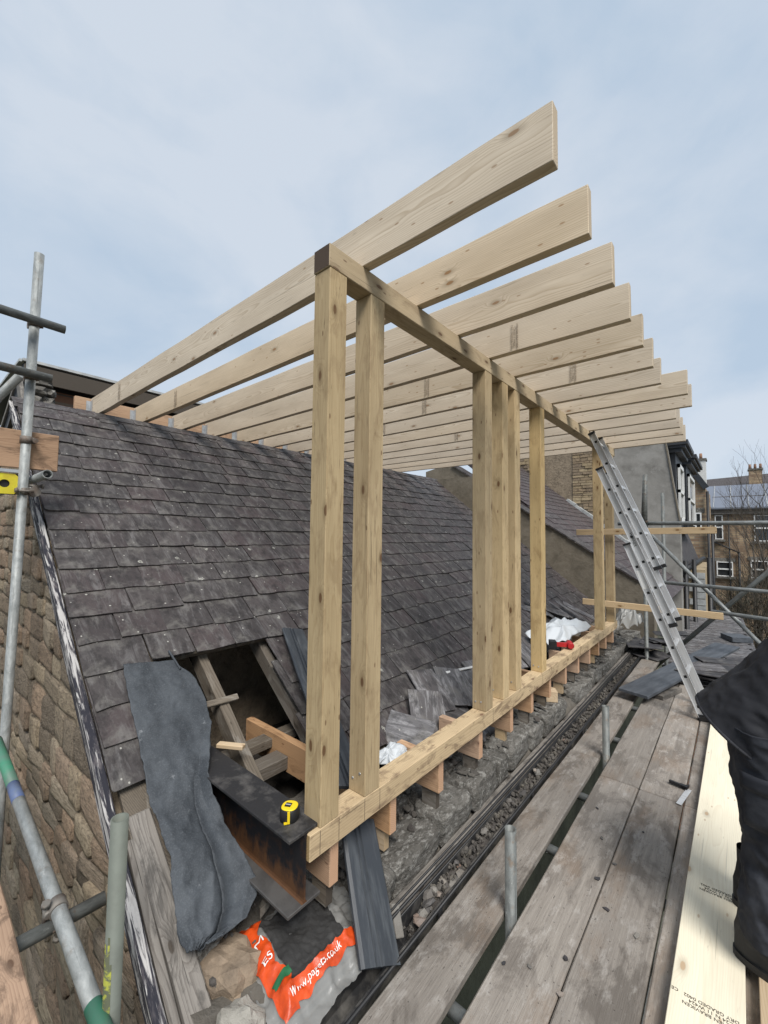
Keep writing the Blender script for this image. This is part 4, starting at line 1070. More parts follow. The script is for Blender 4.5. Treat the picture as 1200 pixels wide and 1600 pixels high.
o = timber('plastic_strip', rp(2.90, sx(-1.83), .075), rp(3.35, sx(-1.78), .075), .02, .008, MAT['white'], None, up=NR); tag(o, 'thin white plastic strip lying on the slates by the third post', 'strip')

# crumpled polythene
def crumple(name, c, sx_, sy_, h, seed, label, mat='sheet', nu=60):
    m = MB(); c = V(c)
    def fn(u, v):
        a = V((u - .5, v - .5, 0)); ed = max(abs(a.x), abs(a.y)) * 2
        q = V((u * 2.2 + seed, v * 2.2, seed))
        rid = 1 - abs(noise.noise(q)) * 2.2 + .45 * (1 - abs(noise.noise(q * 2.1 + V((3, 0, 0)))) * 2) + .12 * noise.noise(q * 6)
        r_ = 1 + .45 * noise.noise(V((math.cos(math.atan2(a.y, a.x)) * 1.5, math.sin(math.atan2(a.y, a.x)) * 1.5, seed)))
        return c + V((a.x * sx_ * r_ + .02 * noise.noise(q * 2), a.y * sy_ * r_ + .02 * noise.noise(q * 2 + V((5, 5, 5))), h * (1 - ed ** 3) * .35 + h * max(0, rid) * .55 * (1 - .6 * ed ** 4)))
    m.grid(fn, nu, nu, True)
    o = m.build(name, MAT[mat]); o.modifiers.new('thick', 'SOLIDIFY').thickness = .001
    return tag(o, label, 'plastic sheet')
crumple('polythene_sheet', (-1.55, 4.95, .50), .42, .95, .14, 3, 'crumpled white polythene on the slates behind the red driver')
crumple('polythene_sheet', (-1.42, 1.76, .40), .18, .22, .06, 9, 'small piece of white polythene behind the second post')
crumple('polythene_sheet', (-1.12, 6.35, .42), .30, .45, .26, 6, 'grey polythene wrapped bundle past the last post', 'film')
crumple('polythene_wrap', (-1.36, 4.22, .22), .12, .12, .07, 12, 'crumpled grey wrapper on the timber block under the sole plate')
o = timber('timber_block', (-1.40, 3.70, .215), (-1.225, 3.80, .215), .12, .09, MAT['pine'], None); tag(o, 'short sawn timber block lying under the sole plate by the wrapper', 'timber block')

# cordless driver on the sole plate
dr = empty('impact_driver', (-1.25, 4.28, .516), 'red and black cordless driver lying on the sole plate', 'power tool')
DM = Matrix.Translation((-1.25, 4.27, .516)) @ Matrix.Rotation(rad(118), 4, 'Z')
m = MB(); m.tube((-.06, 0, .038), (.035, 0, .038), .033, .034, n=16); m.tube((-.075, 0, .038), (-.06, 0, .038), .024, .033, n=16); m.build('motor_housing', MAT['red'], dr, DM)
m = MB(); m.tube((.035, 0, .038), (.085, 0, .038), .032, .018, n=16); m.tube((.085, 0, .038), (.11, 0, .038), .011, .010, n=12); m.build('chuck', MAT['blackplastic'], dr, DM)
m = MB(); m.box(-.05, -.012, .02, .125, .02, .056, None); m.build('grip', MAT['red'], dr, DM)
m = MB(); m.box(-.075, .02, .126, .185, .004, .07); m.build('battery', MAT['blackplastic'], dr, DM)
m = MB(); m.box(-.03, .0, -.0345, -.033, .022, .052); m.build('label', MAT['whitepaintlabel'], dr, DM)

# ================================================================ THINGS ON THE PLATFORM
pl = timber('new_timber', (-.117, .9, .0255), (-.095, 5.0, .0255), .198, .047, MAT['cream'], None, c=.002)
tag(pl, 'new cream timber with black print lying along the platform boards', 'timber')
for (y, x) in ((1.80, -.10), (2.40, -.085)):
    text('stamp', 'HOLMEN BRAVIKEN\nC24 N 11 W424\nDRY GRADED 0402', .017, MAT['print'], pl, axes((-1, -.05, 0), (.05, -1, 0), (x, y, .0496)), .0003)
    text('stamp', 'CE', .017, MAT['print'], pl, axes((-1, -.05, 0), (.05, -1, 0), (x - .098, y + .012, .0496)), .0003) if y < 2 else None
o = timber('new_timber', (.115, .9, .0255), (.135, 3.4, .0255), .20, .047, MAT['pine'], None, c=.002); tag(o, 'second new timber at the right edge under the worker', 'timber')

# combination square
sq = empty('combination_square', (-.30, 3.26, 0), 'steel and black combination square lying on the platform board', 'square')
m = MB(); m.box(-.008, .008, -.15, .05, .006, .008); m.build('blade', MAT['alu'], sq, Matrix.Translation((-.272, 3.27, .0)) @ Matrix.Rotation(-.16, 4, 'Z') @ Matrix.Diagonal((1.7, 1.1, 1, 1)))
m = MB(); m.box(-.085, .012, -.008, .008, 0, .018); m.box(-.03, .012, .008, .02, 0, .016)
m.add([(.012, -.008, .017), (-.02, -.008, .017), (.012, .045, .017), (.012, -.008, .0), (-.02, -.008, .0), (.012, .045, .0)], [(0, 2, 1), (3, 4, 5), (0, 1, 4, 3), (1, 2, 5, 4), (2, 0, 3, 5)])
m.build('head', MAT['blackplastic'], sq, Matrix.Translation((-.283, 3.315, .0085)) @ Matrix.Rotation(-.2, 4, 'Z'))

# crumbs on the boards
for i, (x, y, l) in enumerate(((-.53, 2.2, .05), (-.49, 2.35, .03), (-.46, 2.05, .04), (-.62, 1.6, .03), (-.53, 1.72, .035), (-.505, 1.58, .04), (-.70, 1.55, .025), (-.58, 2.5, .035), (-.42, 2.7, .02), (-.34, 2.0, .05), (-.66, 2.75, .03))):
    a0 = rr.uniform(0, 6); k_ = 5
    mb = MB(); mb.prism([(math.cos(a0 + t * 6.283 / k_) * l * .42 * rr.uniform(.5, 1.1), math.sin(a0 + t * 6.283 / k_) * l * .26 * rr.uniform(.5, 1.1)) for t in range(k_)], (-.002, .0015)); me = mb.mesh('splinter')
    o = obj('splinter', me, MAT['chip'] if i % 2 else MAT['slate_edge'], None, Matrix.Translation((x, y, .005)) @ Matrix.Rotation(rr.uniform(0, 3), 4, 'Z'))
    tag(o, 'small splinter of slate or mortar dropped on the platform boards', 'splinter', 'crumbs on the boards')

# grey painted plank across the far end
gp = timber('grey_plank', (-.80, 4.72, .075), (-.12, 7.25, .16), .27, .03, MAT['darkboard'], None, c=.003); tag(gp, 'dark grey painted plank lying across the far end of the platform behind the ladder', 'plank')
o = timber('timber_offcut', (-.62, 4.95, .02), (-.5, 5.35, .02), .09, .045, MAT['greywood'], None); tag(o, 'grey timber offcut under the near end of the dark grey plank', 'timber offcut')

# stacked slates at the far end of the platform
for i in range(44):
    lay = i // 4; q = i % 4
    x = -.30 + q * .14 + rr.uniform(-.03, .03); y = 5.75 + (q % 2) * .35 + rr.uniform(-.06, .06) + q * .12
    z = .012 + lay * .0145 + rr.uniform(0, .004)
    me = slate_mesh(.40, .26, .009, rr, 'stacked_slate'); me.materials.append(MAT['slate_edge'] if i % 5 else MAT['slate_loose'])
    o = reg(bpy.data.objects.new('stacked_slate', me), None, Matrix.Translation((x - .2, y, z)) @ Euler((rr.uniform(-.03, .05), rr.uniform(-.03, .03), rr.uniform(-.5, .5))).to_matrix().to_4x4())
    tag(o, 'dark slate in the low stack at the far end of the platform', 'slate', 'stacked slates behind the ladder')
for i in range(16):
    me = slate_mesh(.40, .24, .009, rr, 'salvaged_slate'); me.materials.append(MAT['slate_edge'])
    o = reg(bpy.data.objects.new('salvaged_slate', me), None, Matrix.Translation((-1.05 + rr.uniform(-.12, .2), 6.75 + rr.uniform(-.3, .4), .0 + i * .014)) @ Euler((rr.uniform(-.1, .1), rr.uniform(-.1, .1), rr.uniform(0, 3))).to_matrix().to_4x4())
    tag(o, 'dark slate in the untidy heap behind the far scaffold upright', 'slate', 'heaped slates by far upright')

# ---------------------------------------------------------------- triple extension ladder
ld = empty('extension_ladder', (-.25, 4.8, 0), 'three section aluminium ladder leaning on the top plate', 'ladder')
LU = (V((-1.119, 0, 2.666)) - V((-.248, 0, .03))).normalized(); LN = V((LU.z, 0, -LU.x))      # up the ladder, outward
def section(a, b, ya, yb, off, first):
    s = bpy.data.objects.new('ladder_section', None); reg(s, ld, Matrix.Translation(V((a[0], (ya + yb) / 2, a[1]))))
    A, B = V((a[0], 0, a[1])), V((b[0], 0, b[1])); L = (B - A).length
    for y, sg_ in ((ya, 1), (yb, -1)):
        m = MB()
        m.box(-L / 2, L / 2, -.0012, .0012, -.031, .031)
        m.box(-L / 2, L / 2, 0 if sg_ > 0 else -.022, .022 if sg_ > 0 else 0, .0290, .0312)
        m.box(-L / 2, L / 2, 0 if sg_ > 0 else -.022, .022 if sg_ > 0 else 0, -.0312, -.0290)
        m.build('stile', MAT['alu'], s, frame(B - A, LN, (A + B) / 2 + V((0, y, 0))))
        m = MB(); m.box(L / 2 - .004, L / 2 + .014, -.006 if sg_ > 0 else -.025, .025 if sg_ > 0 else .006, -.034, .034); m.build('end_cap', MAT['blackplastic'], s, frame(B - A, LN, (A + B) / 2 + V((0, y, 0))))
        m = MB(); m.box(-L / 2 - .014, -L / 2 + .02, -.006 if sg_ > 0 else -.026, .026 if sg_ > 0 else .006, -.034, .034); m.build('end_cap', MAT['blackplastic'], s, frame(B - A, LN, (A + B) / 2 + V((0, y, 0))))
    n = int((L - .12) / .255)
    for i in range(n + 1):
        c = A + (B - A).normalized() * (.10 + i * .255)
        m = MB(); m.box(ya + .001, yb - .001, -.013, .013, -.013, .013)
        rg_ = m.build('rung', MAT['alu'], s, axes((0, 1, 0), LU, c))
        m = MB(); m.box(ya - .0025, ya - .0014, -.0115, .0115, -.0115, .0115); m.box(ya - .003, ya - .0026, -.005, .005, -.005, .005)
        m.build('rung_plug', MAT['blackplastic'], s, axes((0, 1, 0), LU, c))
    return s
section((-.248, .02), (-.809, 1.519), 4.64, 5.04, 0, True)
section((-.454 + .0, .791), (-1.047, 2.286), 4.66, 5.02, 1, False)
section((-.565, 1.302), (-1.119, 2.666), 4.68, 5.00, 2, False)
m = MB()
for y in (4.63, 5.04): m.box(-.292, -.212, y, y + .03, .001, .05)
m.build('foot', MAT['blackplastic'], ld)
mid = V((-.70, 4.6775 - .0185, 1.42))
# maker's sticker on the near stile of the middle section
c = V((-.454, 0, .791)).lerp(V((-1.047, 0, 2.286)), .52)
text('sticker_lettering', 'WERNER', .035, MAT['print'], ld, axes(-LU, LN, c + V((0, 4.658, 0))), .0003)
m = MB(); m.box(-.09, .09, -.024, .024, 0, .0008); m.build('sticker', MAT['white'], ld, axes(-LU, LN, V((-.248, 4.6375, .02)).lerp(V((-.809, 4.6375, 1.519)), .78)))
text('sticker_lettering', 'CAUTION EN131\nMAX 150 KG', .016, MAT['print'], ld, axes(-LU, LN, V((-.248, 4.6362, .02)).lerp(V((-.809, 4.6362, 1.519)), .78)), .0002) if False else None

# ================================================================ THE WORKER
pe = empty('person', (.08, 2.22, .05), 'person in black work jacket, trousers and boots bending over at the right edge', 'person')
PY = 2.24
HIP = V((.095, PY, .885)); TD = V((.55, 0, .835)).normalized(); TB = V((-TD.z, 0, TD.x))     # along the torso, out of the back
def skin_mesh(name, pts, edges, mat, parent, sub=2, root=0):
    me = bpy.data.meshes.new(name)
    me.from_pydata([p[0] for p in pts], edges, [])
    o = obj(name, me, mat, parent)
    sk = o.modifiers.new('skin', 'SKIN'); sk.use_smooth_shade = True
    lay = me.skin_vertices[0].data if me.skin_vertices else None
    if lay is None:
        bpy.context.view_layer.objects.active = o
        lay = me.skin_vertices[0].data
    for i, p in enumerate(pts):
        r = p[1]; lay[i].radius = (r, r) if not isinstance(r, tuple) else r; lay[i].use_root = (i == root)
    ss = o.modifiers.new('sub', 'SUBSURF'); ss.levels = sub; ss.render_levels = sub
    return o
sh = HIP + TD * .50; neck = HIP + TD * .56; head = neck + V((.14, 0, .04))
ln, lf = PY - .14, PY + .15
el_n, el_f = sh + V((.12, -.20, -.27)), sh + V((.12, .20, -.27))
wr_n, wr_f = el_n + V((.20, .05, -.14)), el_f + V((.20, -.05, -.14))
P = [(HIP, .12), (HIP + TD * .2, .115), (HIP + TD * .38, .13), (sh, .12), (neck, .055), (neck + V((.06, 0, .04)), .055),
     (V((.085, ln, .86)), .085), (V((.115, ln, .50)), .062), (V((.055, ln, .14)), .042),
     (V((.085, lf, .86)), .085), (V((.125, lf, .50)), .062), (V((.065, lf, .14)), .042),
     (sh + V((0, -.17, -.02)), .065), (el_n, .045), (wr_n, .028), (sh + V((0, .17, -.02)), .065), (el_f, .045), (wr_f, .028)]
E_ = [(0, 1), (1, 2), (2, 3), (3, 4), (4, 5), (0, 6), (6, 7), (7, 8), (0, 9), (9, 10), (10, 11), (3, 12), (12, 13), (13, 14), (3, 15), (15, 16), (16, 17)]
# head vertices grow from the neck; a hand with five fingers at each wrist
hd = neck + V((.12, 0, .07))
P += [(hd, .085), (hd + V((.05, 0, .06)), .088), (hd + V((.06, 0, .10)), .06), (hd + V((.10, 0, -.005)), .018)]
E_ += [(5, 18), (18, 19), (19, 20), (18, 21)]
for wi, sgn in ((14, 1), (17, -1)):
    w = P[wi][0]; b = len(P); d = V((.75, sgn * .15, -.6)).normalized(); side = V((0, 1, 0))
    P.append((w + d * .05, .026)); E_.append((wi, b))
    for k in range(4):
        q = w + d * .085 + side * (k - 1.5) * .019; i0 = len(P); ln_ = (.030, .036, .033, .026)[k]
        P += [(q, .0095), (q + d * ln_ + V((0, 0, -.006)), .0088), (q + d * ln_ * 1.7 + V((-.012, 0, -.02)), .0075)]
        E_ += [(b, i0), (i0, i0 + 1), (i0 + 1, i0 + 2)]
    i0 = len(P); P += [(w + d * .05 + side * sgn * .036 + V((0, 0, -.01)), .0105), (w + d * .085 + side * sgn * .045 + V((0, 0, -.022)), .009)]
    E_ += [(b, i0), (i0, i0 + 1)]
skin_mesh('body', P, E_, MAT['skin'], pe, 2)
m = MB()
for s in (-1, 1):
    m.tube(hd + V((.125, s * .032, .055)), hd + V((.132, s * .032, .055)), .011, n=10)
m.tube(hd + V((.118, -.024, -.028)), hd + V((.118, .024, -.028)), .005, n=8)
m.build('eyes_and_mouth', MAT['blackplastic'], pe)
m = MB()
def hairfn(u, v):
    a = u * 2 * math.pi; b = v * 1.75; r = .112 + .006 * noise.noise(V((u * 9, v * 9, 0)))
    d = V((math.sin(b) * math.cos(a) * 1.02, math.sin(b) * math.sin(a) * .86, math.cos(b)))
    q = Matrix.Rotation(-.55, 3, 'Y') @ d
    return hd + V((.03, 0, .055)) + q * r
m.grid(hairfn, 24, 12); m.build('hair', MAT['hair'], pe)

def loft(name, rings, mat, wr=.008, n=40, seed=0, fr_=7, fold=0.):
    """rings: (centre, axis_a, axis_b, ra, rb)"""
    m = MB(); vs = []
    for k, (c, a, b, ra, rb) in enumerate(rings):
        for i in range(n):
            t = 2 * math.pi * i / n
            d = a * math.cos(t) * ra + b * math.sin(t) * rb
            p = c + d
            f = wr * (noise.noise(p * fr_ + V((seed, 0, 0))) - fold * abs(noise.noise(V((p.x * 8, p.y * 8, p.z * 8 + 1.6 * math.sin(t + seed))) + V((seed, 9, 2)))) + .6 * noise.noise(V((p.x * fr_ * 2, p.y * fr_ * 2, p.z * fr_ * 3.2)) + V((seed, 3, 0))))
            if fold: f += .011 * (.45 - abs(noise.noise(V((p.x * 13 + p.z * 5, p.y * 13, p.z * 11 + seed))) ) * 1.5) + .005 * (.45 - abs(noise.noise(V((p.x * 27, p.y * 27, p.z * 24 + p.y * 10 + seed)))) * 1.5)
            vs.append(p + d.normalized() * f)
    m.add(vs, [(k * n + i, k * n + (i + 1) % n, (k + 1) * n + (i + 1) % n, (k + 1) * n + i) for k in range(len(rings) - 1) for i in range(n)], True)
    o = m.build(name, mat, pe); so = o.modifiers.new('thick', 'SOLIDIFY'); so.thickness = .004; so.offset = -1
    return o
def interp(keys, n):
    out = []
    for i in range(n + 1):
        f = i / n * (len(keys) - 1); j = min(int(f), len(keys) - 2); t = f - j
        a, b = keys[j], keys[j + 1]; out.append(tuple(x * (1 - t) + y * t for x, y in zip(a, b)))
    return out
YV = V((0, 1, 0))
jk = interp([(-.10, .180, .225), (-.02, .172, .215), (.10, .158, .20), (.25, .155, .205), (.40, .155, .215), (.50, .13, .20), (.555, .07, .085)], 90)
loft('jacket', [(HIP + TD * a + TB * .03 * (1 - a), TB, YV, ra, rb) for a, ra, rb in jk], MAT['jacket'], .010, 120, 2, 4.5, .8)
for s, e, w in ((sh + V((0, -.15, 0)), el_n, wr_n), (sh + V((0, .15, 0)), el_f, wr_f)):
    ks = []
    for (a, b, r0, r1) in ((s, e, .085, .066), (e, w, .066, .045)):
        for t in [i / 8 for i in range(9 if b is w else 8)]:
            ks.append((a.lerp(b, t), r0 + (r1 - r0) * t))
    rings = []
    for i, (c, r) in enumerate(ks):
        d = (ks[min(i + 1, len(ks) - 1)][0] - ks[max(i - 1, 0)][0]).normalized(); a = d.cross(V((0, 1, .01))).normalized(); b = d.cross(a).normalized()
        rings.append((c, a, b, r, r))
    loft('sleeve', rings, MAT['jacket'], .008, 24, 5)
XV = V((1, 0, 0))
for y, seed in ((ln, 1), (lf, 4)):
    tk = interp([(.165, .055, .082, .09), (.30, .060, .083, .092), (.48, .085, .092, .098), (.62, .075, .098, .102), (.80, .062, .112, .115), (.90, .07, .122, .125)], 130)
    loft('trouser_leg', [(V((x + (.01 if y == lf else 0), y + .03 * (z - .165) * (1 if y < PY else -1), z)), XV, YV, ra, rb) for z, x, ra, rb in tk], MAT['trousers'], .013, 110, seed, 6, 1.2)
loft('trouser_seat', [(V((.07, PY, z)), XV, YV, ra, rb) for z, ra, rb in interp([(.74, .10, .17), (.80, .118, .195), (.87, .125, .205), (.93, .11, .18)], 16)], MAT['trousers'], .008, 44, 9)
def boot(y, x0, rot):
    M = Matrix.Translation((x0, y, .0495)) @ Matrix.Rotation(rot, 4, 'Z')
    m = MB(); n = 26; vs = []
    prof = [(0, .142, .048, .0, .055), (.02, .146, .050, .0, .055), (.05, .145, .050, .0, .053), (.085, .12, .046, -.025, .05), (.115, .075, .042, -.062, .05), (.16, .062, .045, -.068, .05), (.22, .064, .048, -.066, .05)]
    for z, ra, rb, cx, k in prof:
        for i in range(n):
            t = 2 * math.pi * i / n; c_, s_ = math.cos(t), math.sin(t)
            rr_ = rb * (1 + .12 * c_ - (.12 if abs(c_) < .4 else 0) * (ra > .1))
            vs.append((cx + ra * (abs(c_) ** .85) * (1 if c_ > 0 else -1), rr_ * (abs(s_) ** .85) * (1 if s_ > 0 else -1), .018 + z))
    m.add(vs, [(k * n + i, k * n + (i + 1) % n, (k + 1) * n + (i + 1) % n, (k + 1) * n + i) for k in range(len(prof) - 1) for i in range(n)], True)
    m.add(vs[:n], [tuple(reversed(range(n)))])
    b = m.build('boot', MAT['boot'], pe, M)
    m = MB(); pts = [((.150) * (abs(math.cos(t)) ** .85) * (1 if math.cos(t) > 0 else -1), .053 * (abs(math.sin(t)) ** .85) * (1 if math.sin(t) > 0 else -1)) for t in [2 * math.pi * i / n for i in range(n)]]
    m.prism(pts, (0, .0235)); m.build('sole', MAT['blackplastic'], b, M)
boot(PY - .155, .10, -.25); boot(PY + .16, .10, .05)

# pocket flap, side seam and stitched hem
LEGX = .07
m = MB(); m.grid(lambda u, v: V((LEGX + math.cos(4.05 + 1.0 * u) * .118, ln + .012 + math.sin(4.05 + 1.0 * u) * .120, .58 + .17 * v)), 8, 6)
o = m.build('thigh_pocket', MAT['trousers'], pe); o.modifiers.new('thick', 'SOLIDIFY').thickness = .008
m = MB(); m.grid(lambda u, v: V((LEGX + math.cos(4.0 + 1.1 * u) * .123, ln + .012 + math.sin(4.0 + 1.1 * u) * .125, .705 + .055 * v)), 8, 3)
o = m.build('pocket_flap', MAT['trousers'], pe); o.modifiers.new('thick', 'SOLIDIFY').thickness = .006
rh = [(HIP + TD * (-.098) + TB * .033 + TB * math.cos(t) * .186 + YV * math.sin(t) * .231) for t in [2 * math.pi * i / 40 for i in range(41)]]
m = MB()
for a, b in zip(rh, rh[1:]): m.tube(a, b, .006, n=6, caps=False)
m.build('jacket_hem', MAT['jacket'], pe)
m = MB(); m.box(-.02, .02, 0, .002, -.008, .008); m.build('pocket_tag', MAT['limeyellow'], pe, Matrix.Translation((.09, ln - .119, .62)))

# ================================================================ REAR EXTENSION BEHIND THE RIDGE
re_ = empty('rear_dormer', (-6.2, 2.0, 1.6), 'dark flat roofed rear dormer showing above the ridge', 'dormer')
m = MB(); m.box(-8.5, -5.55, .80, 5.6, 3.18, 3.33); m.build('flat_roof', MAT['blackclad'], re_)
m = MB(); m.box(-5.553, -5.50, .78, 5.65, 3.325, 3.352); m.box(-8.5, -5.55, .76, .80, 3.325, 3.352); m.build('roof_trim', MAT['lead'], re_)
m = MB(); m.box(-5.545, -5.51, .80, 5.6, 3.13, 3.30); m.build('fascia', MAT['old'], re_)
m = MB(); m.box(-8.0, -5.72, .95, 5.5, 1.6, 3.18); m.build('wall', MAT['blackclad'], re_)
m = MB(); m.box(-5.70, -5.68, 1.09, 1.42, 2.6, 3.12); m.build('panel', MAT['brick_red'], re_)
m = MB(); m.box(-5.69, -5.675, 1.06, 1.9, 3.09, 3.105); m.build('trim', MAT['greywood'], re_)
rk = [(-5.35, .86, 2.88, .22, .15, .12), (-5.37, .97, 2.90, .2, .12, .10), (-5.36, .88, 2.99, .24, .16, .11), (-5.38, .98, 3.0, .2, .13, .09), (-5.36, .92, 3.08, .2, .18, .08), (-5.36, .90, 2.78, .25, .22, .12)]
stn = empty('stone_stub', (-5.36, .92, 2.7), 'stub of rough stonework above the ridge behind the scaffold tube', 'stonework')
for i, (x, y, z, a, b, c) in enumerate(rk):
    me = rock_mesh(a, b, c, 700 + i, 2, .25, 'stone', .6); obj('stone', me, MAT['cope'], stn, Matrix.Translation((x, y, z)))
m = MB(); m.box(-5.5, -5.2, .82, 1.02, 1.6, 2.75); m.build('core', MAT['mortar'], stn)
bg = empty('barge_boards', (-5.4, .7, 2.2), 'black and white barge boards at the top left behind the scaffold tube', 'barge boards')
timber('board', (-6.4, .66, 2.0), (-5.3, .78, 3.15), .03, .16, MAT['blackclad'], bg)
timber('trim', (-6.42, .635, 2.06), (-5.33, .745, 3.2), .02, .03, MAT['greywood'], bg)
timber('board', (-5.28, .72, 3.12), (-4.72, .70, 2.60), .03, .12, MAT['greywood'], bg)
m = MB(); m.box(-6.2, -5.45, .74, .95, 1.5, 2.85); m.build('infill', MAT['blackclad'], bg)

# ================================================================ NEIGHBOURING HOUSES ALONG THE TERRACE
nb = empty('neighbour_house', (-3, 10, -7), 'next house along with reddish purple slate roof behind the posts', 'house')
m = MB(); m.box(-5.5, -1.2, 8.06, 12.3, -7, -.1); m.build('wall', MAT['rubble'], nb)
NZ = -.33
def np_(y, x, h): return V((x, y, NZ - .8 * x)) + NR * h
m = MB()
vs = [np_(y, x, h) for h in (-.08, 0) for (x, y) in ((-5.2, 8.06), (-5.2, 12.3), (-.95, 12.3), (-.95, 8.06))]
m.add(vs, [(0, 1, 2, 3), (7, 6, 5, 4), (0, 4, 5, 1), (1, 5, 6, 2), (2, 6, 7, 3), (3, 7, 4, 0)])
nroof = m.build('roof', MAT['slate_red'], nb)
var2 = [slate_mesh(.40, .25, .009, rs) for _ in range(8)]
for v in var2: v.materials.append(MAT['slate_red'])
m = MB(); s_ = .2
sn = lambda x: x * CT
k = 0
while s_ < 5.3:
    y = 8.06 + (.0 if k % 2 else -.1)
    while y < 12.25:
        w = rs.uniform(.2, .3)
        x = -5.2 + s_ * CT
        top = np_(y + w / 2, x - .4 * CT, .005); low = np_(y + w / 2, x, .024 + rs.uniform(0, .005))
        if y > 8.02 and x < -.9: merge_into(m, rs.choice(var2), frame(low - top, NR, top) @ Matrix.Rotation(rs.uniform(-.015, .015), 4, 'Z') @ Matrix.Diagonal((1, (w - .003) / .25, 1, 1)))
        y += w
    s_ += .19; k += 1
o = m.build('slate_courses', MAT['slate_red'], nroof); o['kind'] = 'stuff'
m = MB()
for q in range(16):
    x = -3.55 + q * .1
    M = frame(V((1, 0, -.8)), NR, np_(12.22 + random.uniform(-.03, .03), x, .05)); m.box(-.07, .07, -.10, .10, -.02, .03 + random.uniform(0, .03), M)
m.build('lead_flashing', MAT['lead'], nb)

rw = empty('rendered_gable', (-2.5, 12.4, -1), 'tall grey cement rendered gable with a patch of bare rubble, beyond the purple slates', 'wall')
m = MB(); m.prism([(-1.03, -7), (-1.02, 1.97), (-1.315, 4.3), (-6.2, 4.6), (-6.2, -7)][::-1], (-12.75, -12.34), Matrix.Rotation(rad(90), 4, 'X')); m.build('wall', MAT['render'], rw)
m = MB(); timber('edge_bead', (-1.30, 12.335, 4.2), (-1.012, 12.335, 1.97), .03, .05, MAT['skew'], rw, up=(0, 1, 0))
def rubble_patch(x0, x1, z0f, z1):
    mm = MB(); z = 1.3
    while z < z1:
        h = rs.uniform(.05, .10); x = x0
        while x < x1:
            w = rs.uniform(.12, .34)
            if z > z0f(x): mm.box(x, min(x + w - .012, x1), 12.27 + rs.uniform(0, .03), 12.345, z, z + h - .012)
            x += w
        z += h
    o = mm.build('bare_stones', MAT['farstone'], rw); o['kind'] = 'stuff'
rubble_patch(-3.45, -2.55, lambda x: NZ - .8 * x + .05, 4.1)
rubble_patch(-5.3, -4.25, lambda x: NZ - .8 * x + .05, 4.1)
m = MB(); m.box(-5.32, -2.5, 12.32, 12.344, 1.3, 4.1); m.build('mortar_bed', MAT['mortar'], rw)

dh = empty('dormered_house', (-1.6, 15, -7), 'house with two black clad dormers and white sash windows', 'house')
m = MB(); m.box(-6, -1.15, 12.8, 20, -7, .4); m.build('wall', MAT['cope'], dh)
m = MB(); m.add([V((-1.0, 12.76, .5)), V((-1.0, 20, .5)), V((-2.2, 20, 4.1)), V((-2.2, 12.76, 4.1)), V((-1.1, 12.76, .4)), V((-1.1, 20, .4)), V((-2.3, 20, 4.0)), V((-2.3, 12.76, 4.0))], [(0, 1, 2, 3), (7, 6, 5, 4), (0, 4, 5, 1), (1, 5, 6, 2), (2, 6, 7, 3), (3, 7, 4, 0)])
m.build('mansard', MAT['slate_edge'], dh)
for (ya, yb, ztop) in ((12.86, 14.5, 3.75), (15.9, 18.6, 3.85)):
    m = MB(); m.box(-2.1, -1.12, ya, yb, 1.7, ztop); d_ = m.build('dormer', MAT['blackclad'], dh)
    m = MB(); m.box(-2.2, -.98, ya - .1, yb + .1, ztop, ztop + .10); m.box(-2.2, -.90, ya - .16, yb + .16, ztop + .10, ztop + .17); m.box(-2.2, -.84, ya - .2, yb + .2, ztop + .17, ztop + .28); m.build('cornice', MAT['blackclad'], d_)
    m = MB(); yc0, yc1 = ya + .25, yb - .25
    for (p, q, r, s) in ((yc0, yc0 + .1, 2.0, ztop - .25), (yc1 - .1, yc1, 2.0, ztop - .25), (yc0, yc1, ztop - .35, ztop - .25), (yc0, yc1, 1.98, 2.1), (yc0, yc1, 2.75, 2.83)):
        m.box(-1.119, -1.05, p, q, r, s)
    m.build('window_frame', MAT['white'], d_)
    m = MB(); m.box(-1.119, -1.10, yc0, yc1, 2.0, ztop - .26); m.build('window_pane', MAT['glass'], d_)
# rear wall clutter of that house: downpipes, gutter, white quoins
for (x, y, r) in ((-.98, 13.0, .05), (-.86, 13.9, .05), (-.60, 15.5, .06)):
    tube_obj('downpipe', (x, y, -7), (x, y, 1.0 if r < .065 else 1.2), r, MAT['blackplastic'], dh)
tube_obj('eaves_gutter', (-.98, 12.9, .78), (-.92, 19.5, .82), .07, MAT['blackplastic'], dh)
m = MB(); m.box(-1.145, -.66, 14.42, 19, -7, .70); m.build('rear_wing', MAT['farstone'], dh)
for q in range(18):
    m = MB(); m.box(-.92 - .09 * (q % 2), -.655, 14.36, 14.43, -2.6 + q * .18, -2.44 + q * .18); m.build('quoin', MAT['lead'], dh)

# lower slated outhouse
oh = empty('outhouse', (-.3, 12, -7), 'low outhouse with pale grey slate roof beyond the scaffold braces', 'outhouse')
m = MB(); m.box(-1.05, .05, 10.6, 14.4, -7, -1.02); m.build('wall', MAT['brick_red'], oh)
ra, rb, rc, rd_ = V((-1.1, 10.0, -.95)), V((.36, 10.4, -.85)), V((.10, 15.2, -.62)), V((-1.15, 14.6, -.62))
m = MB(); n_ = (rb - ra).cross(rd_ - ra).normalized()
m.add([ra, rb, rc, rd_, ra - n_ * .08, rb - n_ * .08, rc - n_ * .08, rd_ - n_ * .08], [(0, 1, 2, 3), (7, 6, 5, 4), (0, 4, 5, 1), (1, 5, 6, 2), (2, 6, 7, 3), (3, 7, 4, 0)])
orf = m.build('roof', MAT['slate_loose'], oh)
m = MB()
for i in range(22):
    for j in range(9):
        p = ra.lerp(rd_, i / 22).lerp(rb.lerp(rc, i / 22), (j + (.5 if i % 2 else 0)) / 9.5)
        m.box(-.11, .11, -.02, .38, 0, .012, axes((rb - ra), (rd_ - ra), p + n_ * .02) @ Matrix.Rotation(-.03, 4, 'X'))
